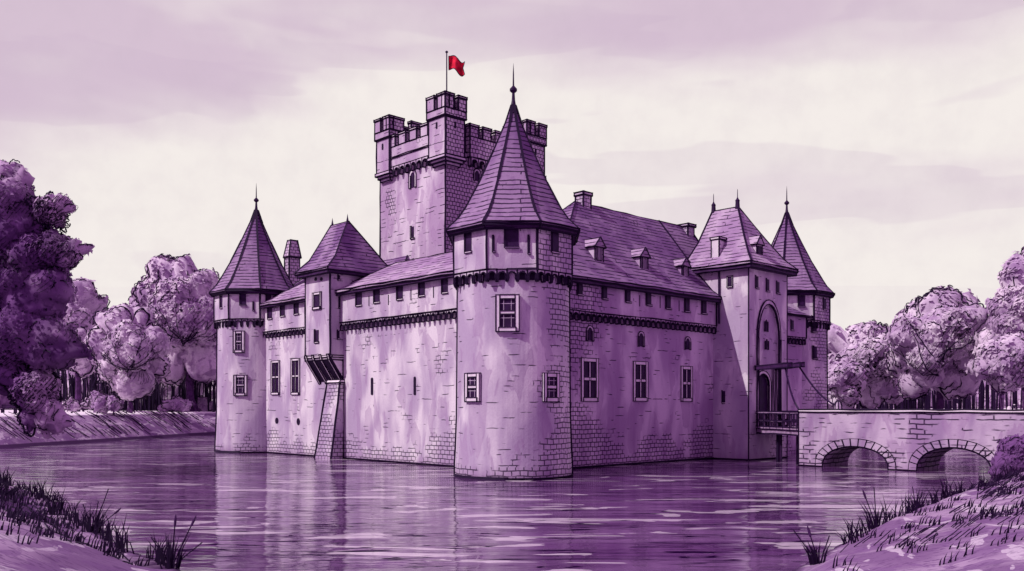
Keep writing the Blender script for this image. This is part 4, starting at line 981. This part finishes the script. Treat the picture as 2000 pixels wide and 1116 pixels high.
    if limbs:
        z0 = min(c.z - r for c, r in L0); foot = Vector((c0.x, c0.y, z0)) - view * R0 * .15
        for k in range(limbs):
            th = -1.15 + 2.3 * k / max(1, limbs - 1) + rnd.uniform(-.15, .15); ln = R0 * rnd.uniform(.7, 1.25); h0 = rnd.uniform(.1, .6) * R0; pts = []
            for t in range(6):
                q = foot + UP * (h0 + ln * t / 5 * math.cos(th) * .9) + side * (ln * t / 5 * math.sin(th)); d = (q - view * R0 * .5 - c0).normalized(); pts.append(surf(d) + d * size * .25)
            mb.tube(pts, inkr * 1.1, 1, 4, (1, .35))
            for u_ in (2, 3, 4):
                p_ = pts[u_]; e_ = p_ + (side * math.sin(th + rnd.choice((-.7, .7))) + UP * .7) * R0 * .16; mb.tube([p_, e_], inkr * .6, 1)
def trunk_mesh(mb, base, top, r0, r1, branches, seed=0, lean=.3):
    rnd = random.Random(seed); base = Vector(base); top = Vector(top); pts = []
    for k in range(7):
        t = k / 6; p = base.lerp(top, t) + Vector((rnd.uniform(-1, 1), rnd.uniform(-1, 1), 0)) * lean * r0 * (0 if k == 0 else 1); pts.append(p)
    mb.tube([pts[0] - Vector((0, 0, .3))] + pts, r0, 0, 8, (1, r1 / r0))
    for a in range(4):
        th = a * 1.6 + rnd.random(); mb.tube([base + Vector((math.cos(th) * r0 * 1.9, math.sin(th) * r0 * 1.9, -.15)), base + Vector((math.cos(th) * r0 * .5, math.sin(th) * r0 * .5, r0 * 2.6))], r0 * .38, 0, 5, (.6, 1))
    for b_ in branches:
        t = rnd.uniform(.45, .95); s_ = base.lerp(top, t); e_ = Vector(b_); m_ = s_.lerp(e_, .5) + Vector((0, 0, -.06 * (e_ - s_).length))
        mb.tube([s_, m_, e_], r0 * .42, 0, 6, (1, .3))
def tree(name, label, trunk_px, Y, lobes_px, mat, size, r0, seed, group=None, top_frac=.5, base=None, branches=None, cat='tree', hidden_trunk=False, **kw):
    """lobes_px: (px, py, radius px, depth offset m) in photo pixels at distance Y"""
    bx = (trunk_px - 1000) / F * Y; bz = hz(bx, Y)
    flat_ = [q for g_ in lobes_px for q in g_] if isinstance(lobes_px[0], list) else lobes_px
    lobes = [(at(px, py, Y + dy), rp / F * (Y + dy)) for px, py, rp, dy in flat_]
    T = thing(name, label, cat, loc=(bx, Y, bz), rot=0, group=group); off = (bx, Y, bz)
    mb = MB()
    if isinstance(lobes_px[0], list):
        for gi, g_ in enumerate(lobes_px): crown(mb, [(at(px, py, Y + dy), rp / F * (Y + dy)) for px, py, rp, dy in g_], size, seed + gi, **kw)
    else: crown(mb, lobes, size, seed, **kw)
    # shift by full origin
    for v in mb.v: v.z -= bz
    mb.build('crown', [mat, INK], T, ink=0, off=(bx, Y), smooth=True)
    tm = MB(); cx = sum(l[0].x for l in lobes) / len(lobes); cz = sum(l[0].z for l in lobes) / len(lobes)
    trunk_mesh(tm, (bx, Y, bz), (bx * .6 + cx * .4, Y + .2, bz + (cz - bz) * 1.05), r0, r0 * .45, [l[0] for l in lobes[:6]] if branches is None else branches, seed)
    for v in tm.v: v.z -= bz
    tm.build('trunk', [BARK], T, ink=0, off=(bx, Y))
    return T
def fill(px, py, rx, ry, n, rp, seed, dy=2.0):
    """n clumps filling an ellipse of the crown"""
    rnd = random.Random(seed); out = [(px, py, min(rx, ry) * .72, 0)]
    for k in range(n):
        a = 2 * PI * k / n + rnd.uniform(-.2, .2); e = rnd.uniform(.62, .8)
        out.append((px + rx * e * math.cos(a), py - ry * e * math.sin(a), rp * rnd.uniform(.75, 1.2), rnd.uniform(-dy, dy)))
    for k in range(n // 2):
        a = rnd.random() * 6.28; e = rnd.uniform(.1, .45)
        out.append((px + rx * e * math.cos(a), py - ry * e * math.sin(a), rp * rnd.uniform(.8, 1.2), -dy * 1.3))
    return out
GL = 'trees on the bank left of the castle'; GR = 'trees behind the bridge'
# big dark tree framing the left edge
BOUGHS = [
    [(-30, 430, 70, 1), (10, 350, 26, 0), (45, 345, 17, 0), (62, 350, 9, 0), (20, 390, 45, 0), (50, 430, 34, 0), (10, 460, 60, 0), (30, 325, 12, 0), (8, 320, 12, 0), (75, 455, 22, 0)],
    [(95, 412, 22, -.3), (120, 395, 16, -.4), (135, 408, 8, -.4), (108, 425, 16, -.2), (80, 430, 24, .2), (98, 385, 9, -.3)],
    [(60, 500, 42, -.3), (105, 490, 28, -.5), (140, 490, 20, -.5), (165, 488, 11, -.4), (178, 482, 6, -.4), (128, 510, 18, -.6), (150, 505, 10, -.5), (95, 470, 18, -.3)],
    [(-40, 540, 110, 1), (40, 545, 50, 0), (90, 560, 34, -.5), (120, 570, 22, -.6), (138, 583, 12, -.6), (110, 545, 24, -.4), (60, 600, 50, 0), (100, 600, 26, -.3), (20, 500, 50, 0)],
    [(-40, 650, 100, .6), (50, 650, 56, -.2), (100, 655, 36, -.6), (132, 665, 22, -.8), (155, 685, 18, -.8), (175, 692, 9, -.8), (120, 695, 28, -.7), (85, 690, 34, -.5), (138, 712, 12, -.7), (140, 640, 10, -.6), (20, 700, 40, 0)],
    [(30, 735, 42, 0), (66, 752, 34, -.4), (95, 755, 20, -.5), (110, 765, 11, -.5), (75, 785, 28, -.5), (60, 815, 20, -.4), (100, 800, 20, -.6), (118, 815, 14, -.6), (110, 838, 13, -.6), (90, 848, 8, -.5), (88, 820, 18, -.6), (128, 825, 8, -.6), (58, 838, 8, -.4)]]
tree('leafy_tree', 'large dark tree at the left edge with drooping boughs over the water', -150, 44.5, BOUGHS, LEAF_DARK, .40, .75, 3, inkr=.04, hatch=5, leaves=8, squig=3, jag=.7, sub=5)
tree('leafy_tree', 'pale tree just right of the large dark tree, farther back', 150, 112, fill(150, 640, 66, 88, 10, 26, 5), LEAF_PALE, 1.0, .45, 5, GL, inkr=.075, hatch=4, leaves=7, squig=2)
tree('leafy_tree', 'round tree with a dark straight trunk standing on the left bank edge', 255, 105, fill(252, 682, 70, 88, 11, 27, 6) + [(255, 740, 40, 0)], LEAF_PALE, 0.8, .30, 6, GL, limbs=7, inkr=.065, hatch=6, leaves=7, squig=3)
tree('leafy_tree', 'tallest tree on the left bank, right behind the left round tower', 372, 121, fill(350, 610, 84, 105, 13, 33, 7) + [(400, 560, 30, 0), (415, 650, 40, 1), (400, 710, 36, 0), (330, 720, 34, 0), (425, 600, 30, 2)], LEAF_MID, 1.0, .62, 7, GL, limbs=6, inkr=.08, hatch=5, leaves=7, squig=3)
tree('leafy_tree', 'dim tree between the round tree and the tallest one', 290, 132, fill(285, 650, 40, 80, 7, 24, 17), LEAF_MID, 1.0, .4, 17, GL, inkr=.08, hatch=3, leaves=6, squig=2)
tree('leafy_tree', 'pale low tree rising above the bridge next to the right round tower', 1690, 100, fill(1690, 700, 78, 72, 12, 26, 8) + [(1625, 660, 26, 0), (1640, 740, 40, 2), (1740, 750, 36, 1), (1700, 772, 26, 0)], LEAF_PALE, 0.95, .4, 8, GR, inkr=.07, hatch=5, leaves=7, squig=2)
tree('bush', 'rounded pale bush above the near end of the bridge beside the tower', 1645, 88, fill(1642, 752, 42, 58, 8, 20, 9) + [(1640, 785, 30, 0)], LEAF_PALE, 0.8, .2, 9, GR, inkr=.06, hatch=2, leaves=7, squig=4, cat='bush')
tree('leafy_tree', 'broad tall tree in the middle of the trees behind the bridge', 1838, 90, fill(1835, 670, 92, 98, 14, 32, 10) + [(1840, 600, 38, 0), (1805, 608, 24, 1), (1880, 600, 28, 0), (1770, 700, 34, 1), (1790, 745, 30, 0), (1880, 740, 34, 0)], LEAF_MID if False else LEAF_PALE, 0.85, .45, 10, GR, limbs=6, inkr=.065, hatch=5, leaves=7, squig=3)
tree('leafy_tree', 'high tree cut by the right edge of the view behind the bridge', 2010, 80, [(1985, 540, 30, 0), (1995, 590, 40, 0), (1945, 600, 18, 0), (1965, 610, 24, .5), (1960, 640, 30, 0), (2000, 650, 50, 1), (1950, 670, 26, 0), (2040, 590, 70, 1), (2050, 510, 50, 0), (1990, 510, 14, 0), (1930, 660, 20, 1), (2040, 700, 70, 0)], LEAF_MID, .75, .5, 11, GR, inkr=.055, hatch=5, leaves=8, squig=3)
tree('leafy_tree', 'small pale tree in front of the high one at the right edge', 1958, 72, [(1945, 715, 34, 0), (1980, 700, 36, 0), (1915, 720, 20, 0), (2010, 720, 40, 1), (1935, 690, 22, 0), (1962, 735, 26, 0), (1985, 680, 22, 0)], LEAF_PALE, .8, .16, 12, GR, inkr=.045, hatch=2, leaves=8, squig=4)
# shrubs along the left bank
for i, (px, py, rx, ry, lab, Y) in enumerate(((190, 787, 34, 15, 'low pale shrub under the pale tree on the left bank', 98), (140, 792, 18, 11, 'small shrub nearest the dark tree on the left bank', 98), (222, 790, 24, 12, 'low shrub touching the straight trunk on the left bank', 97),
                                         (345, 790, 34, 13, 'wide low shrub beside the left round tower', 118), (395, 793, 24, 10, 'small dark shrub nearest the left round tower', 125))):
    tree('shrub', lab, px, Y, [(px - rx * .5, py + 2, ry * .9, 0), (px, py - 3, ry * 1.1, 0), (px + rx * .5, py + 2, ry * .9, 0), (px + rx * .2, py + 4, ry, -1), (px - rx * .8, py + 5, ry * .6, 0)], LEAF_MID, .7, .08, 30 + i, 'shrubs along the left bank', inkr=.05, hatch=1, leaves=6, squig=1, cat='shrub')
tree('bush', 'dense dark bush on the right bank in front of the bridge', 1985, 41, [(1968, 905, 28, 0), (1985, 880, 30, 0), (1953, 925, 17, 0), (2010, 910, 34, .3), (1950, 935, 9, 0), (1975, 870, 10, 0), (2030, 880, 40, .5), (1985, 930, 18, -.3)], LEAF_DARK, .30, .08, 21, inkr=.026, hatch=3, leaves=8, squig=4, cat='bush')
# far wood behind everything
fw = MB(); rnd = random.Random(5); lobes = []
for k in range(46):
    a = R(-58 + k * 2.6); D_ = 165 + rnd.uniform(-8, 8)
    h_ = rnd.uniform(5.0, 8.5) + (2.5 if abs(k - 8) < 4 else 0)
    lobes.append(((D_ * math.sin(a), D_ * math.cos(a), 2.5 + h_ * .6), h_ * .95))
for k in range(20):
    x = -70 + k * 2.2; lobes.append(((x, 136 + rnd.uniform(-3, 3), 4.5), rnd.uniform(3.2, 4.8)))
for k in range(0, len(lobes) - 2, 2): crown(fw, lobes[k:k + 3] if abs(lobes[k][0][0] - lobes[k + 2][0][0]) < 40 else lobes[k:k + 2], 1.8, 40 + k, inkr=.10, hatch=3, leaves=4, squig=1, rings=(0,), sub=4)
for k in range(220):
    x = rnd.uniform(-66, -34); y = rnd.uniform(121, 128); z = hz(x, y); fw.tube([(x, y, z - .2), (x + rnd.uniform(-.2, .2), y, z + 3), (x + rnd.uniform(-.5, .5), y, z + rnd.uniform(4, 7.5))], rnd.uniform(.05, .17), 1, 4)
for k in range(240):
    x = rnd.uniform(30, 66); y = rnd.uniform(108, 116); z = hz(x, y); fw.tube([(x, y, z - .2), (x + rnd.uniform(-.2, .2), y, z + 3), (x + rnd.uniform(-.5, .5), y, z + rnd.uniform(4, 6))], rnd.uniform(.05, .16), 1, 4)
tag(fw.build('far_wood', [LEAF_MID, INK], None, ink=0), 'dark wood closing the view behind the banks', 'wood', kind='stuff')

# bench by the left bank path
pb = at(17, 808, 92); bz = hz(pb.x, 92)
bench = thing('park_bench', 'small dark bench on the left bank seen under the dark boughs', 'bench', loc=(pb.x, 92, bz), rot=0)
b = MB(); b.box(-.8, .8, -.2, .25, .42, .48); b.build('seat', WOOD, bench, ink=.02)
b = MB(); b.box(-.8, .8, .25, .3, .55, .9); b.build('backrest', WOOD, bench, ink=.02)
for x in (-.65, .65):
    b = MB(); b.box(x - .04, x + .04, -.18, .3, 0, .42); b.box(x - .04, x + .04, .26, .32, .42, .9); b.build('leg', WOOD, bench, ink=.015)

# ------------------------------------------------------------------ grass and reeds
def blade(mb, x, y, z, h, lean, az, w, m=0):
    dx, dy = math.cos(az), math.sin(az); px, py = -dy * w, dx * w
    a = az + 1.2
    p = [Vector((x, y, z - .03)), Vector((x + dx * lean * .35, y + dy * lean * .35, z + h * .55)), Vector((x + dx * lean, y + dy * lean, z + h))]
    mb.add([p[0] + Vector((w, 0, 0)), p[0] - Vector((w, 0, 0)), p[1] - Vector((w * .7, 0, 0)), p[2], p[1] + Vector((w * .7, 0, 0)), p[0] + Vector((0, w, 0)), p[1] + Vector((0, w * .7, 0))],
           [(0, 1, 2, 4), (4, 2, 3), (1, 5, 6, 2), (2, 6, 3), (5, 0, 4, 6), (6, 4, 3)], m, None, 0, False)
gm_ = MB(); rnd = random.Random(11)
cnt = 0
def inview(x, y): return y > 14 and abs(x / y) < .62
edgeL = [(-6.8, 19.1), (-9.5, 22.3), (-13, 27.5), (-18, 35), (-23.8, 42)]; edgeR = [(5.85, 19.1), (9, 24), (13.2, 29.9), (18.5, 36.5), (24.6, 44.6)]
for edge, sgn in ((edgeL, -1), (edgeR, 1)):
    for i in range(len(edge) - 1):
        a, c = Vector(edge[i]), Vector(edge[i + 1]); L_ = (c - a).length
        for k in range(int(L_ / .30)):                         # ragged tufts right at the waterline
            if rnd.random() < .55: continue
            p = a.lerp(c, (k + rnd.random()) / (L_ / .30)); n_ = Vector((c.y - a.y, -(c.x - a.x))).normalized() * sgn * (-1 if sgn < 0 else 1)
            y_ = p.y; q_ = p + Vector((sgn * rnd.uniform(.05, .8), 0)); z = hz(q_.x, q_.y)
            hh = rnd.uniform(.25, .75)
            for _ in range(rnd.randint(4, 9)):
                blade(gm_, q_.x + rnd.gauss(0, .12), q_.y + rnd.gauss(0, .1), max(z, -.02), hh * rnd.uniform(.6, 1.25), rnd.uniform(0, .35), rnd.choice((0, PI)) + rnd.uniform(-.5, .5), .009 + .0005 * y_)
for _ in range(4600):                                            # sparse tufts on the banks
    x, y = rnd.uniform(-24, 30), rnd.uniform(16, 46)
    if not inview(x, y): continue
    d_ = float(sdist(np.array([x]), np.array([y]))[0])
    if d_ < .8: continue
    z = hz(x, y); az0 = rnd.uniform(-.5, .5)
    if noise.noise(Vector((x * .35, y * .35, 0))) < -.05 and rnd.random() < .8: continue
    for j in range(rnd.randint(2, 6)):
        blade(gm_, x + j * .07, y + rnd.gauss(0, .05), z, rnd.uniform(.10, .30), rnd.uniform(.03, .18), az0, .011 + .0004 * y)
for _ in range(1500):
    x, y = rnd.uniform(-24, -6), rnd.uniform(18, 42); d_ = float(sdist(np.array([x]), np.array([y]))[0])
    if not .7 < d_ < 3.2: continue
    z = hz(x, y); l_ = rnd.uniform(.4, 1.3); x2, y2 = x - l_ * .55, y + l_ * .8
    gm_.tube([(x, y, z + .02), ((x + x2) / 2, (y + y2) / 2, hz((x + x2) / 2, (y + y2) / 2) + .03), (x2, y2, hz(x2, y2) + .02)], .012 + .0004 * y, 0)
for _ in range(5200):                                           # fine slanting blades in patches on the right bank
    x, y = rnd.uniform(5, 30), rnd.uniform(18, 50); d_ = float(sdist(np.array([x]), np.array([y]))[0])
    if not .6 < d_ < 9 or not inview(x, y): continue
    if noise.noise(Vector((x * .45, y * .3, 5))) < -.02: continue
    z = hz(x, y); l_ = rnd.uniform(.25, .7)
    gm_.tube([(x, y, z + .01), (x + l_ * .55, y, hz(x + l_ * .55, y) + l_ * .30)], .006 + .0003 * y, 0)
tag(gm_.build('grass', [INK], None, ink=0), 'dark tufts of grass along the near banks', 'grass', kind='stuff')
# hatched sedge on the far left bank slope
gh = MB()
for _ in range(2600):
    t = rnd.random(); x0 = -62 + t * 25; y = rnd.uniform(70, 114)
    x = rnd.uniform(-75, -34)
    d_ = float(sdist(np.array([x]), np.array([y]))[0])
    if not (.3 < d_ < 4.0): continue
    z = hz(x, y); dx = 1.15
    x2, y2 = x - .9, y - .3; z2 = hz(x2, y2)
    gh.tube([(x, y, z + .04), (x2, y2, max(z2, z) + .25)], .035, 0)
tag(gh.build('bank_grass', [INK], None, ink=0), 'long grass streaks on the slope of the left bank', 'grass', kind='stuff')

def reeds(px, py, label, tips, seed):
    Y = EYE * F / (py - HY); X = (px - 1000) / F * Y; z = max(0, hz(X, Y)) if True else 0
    T = thing('reed_clump', label, 'reeds', loc=(X, Y, z), rot=0, group='reed clumps on the near banks'); rnd = random.Random(seed)
    m = MB(); sc_ = Y / F
    for k in range(22):
        h = rnd.uniform(.35, .95) * max(-t[1] for t in tips) * sc_ * .8; sp = rnd.uniform(-1, 1)
        blade(m, sp * .15, rnd.gauss(0, .08), 0, h, abs(sp) * h * .55, 0 if sp > 0 else PI, .02)
    m.build('leaf_blades', [INK], T, ink=0)
    for dx, dy, head in tips:
        s_ = MB(); e_ = Vector((dx * sc_, 0, -dy * sc_)); s_.tube([(0, 0, 0), e_ * .5 + Vector((-.02 * dx * sc_, 0, 0)), e_], .013, 0, 5)
        so_ = s_.build('stem', [INK], T, ink=0)
        if head:
            h_ = MB(); d_ = e_.normalized(); p_ = e_ - d_ * .2; a_ = d_.orthogonal().normalized(); b_ = d_.cross(a_); rg = []
            for rr, tt_ in ((.006, -.02), (.026, .02), (.03, .12), (.02, .2), (.004, .26)):
                rg.append([p_ + d_ * tt_ + (a_ * math.cos(k * PI / 3) + b_ * math.sin(k * PI / 3)) * rr for k in range(6)])
            h_.loft(rg, 0, True, None, False); h_.build('seed_head', [WOOD], so_, ink=0)
reeds(335, 1116, 'tall reeds with drooping seed heads at the tip of the left bank', [(8, -100, True), (46, -98, True), (-40, -60, False), (60, -50, False)], 1)
reeds(182, 1045, 'spiky reeds with long pointed leaves along the left bank', [(30, -85, False), (10, -60, False), (52, -45, True), (-20, -55, False)], 2)
reeds(105, 1010, 'small reed tuft farthest along the left bank', [(-30, -60, False), (10, -45, False)], 3)
reeds(1600, 1116, 'reeds with leaning seed heads at the tip of the right bank', [(-22, -75, True), (-50, -70, False), (20, -60, False)], 4)
reeds(1712, 1050, 'upright reeds with one tall straight stem on the right bank', [(-5, -80, False), (-26, -72, True), (12, -40, False)], 5)
reeds(1790, 1010, 'small reed tuft farthest along the right bank', [(-8, -50, False), (12, -40, False)], 6)
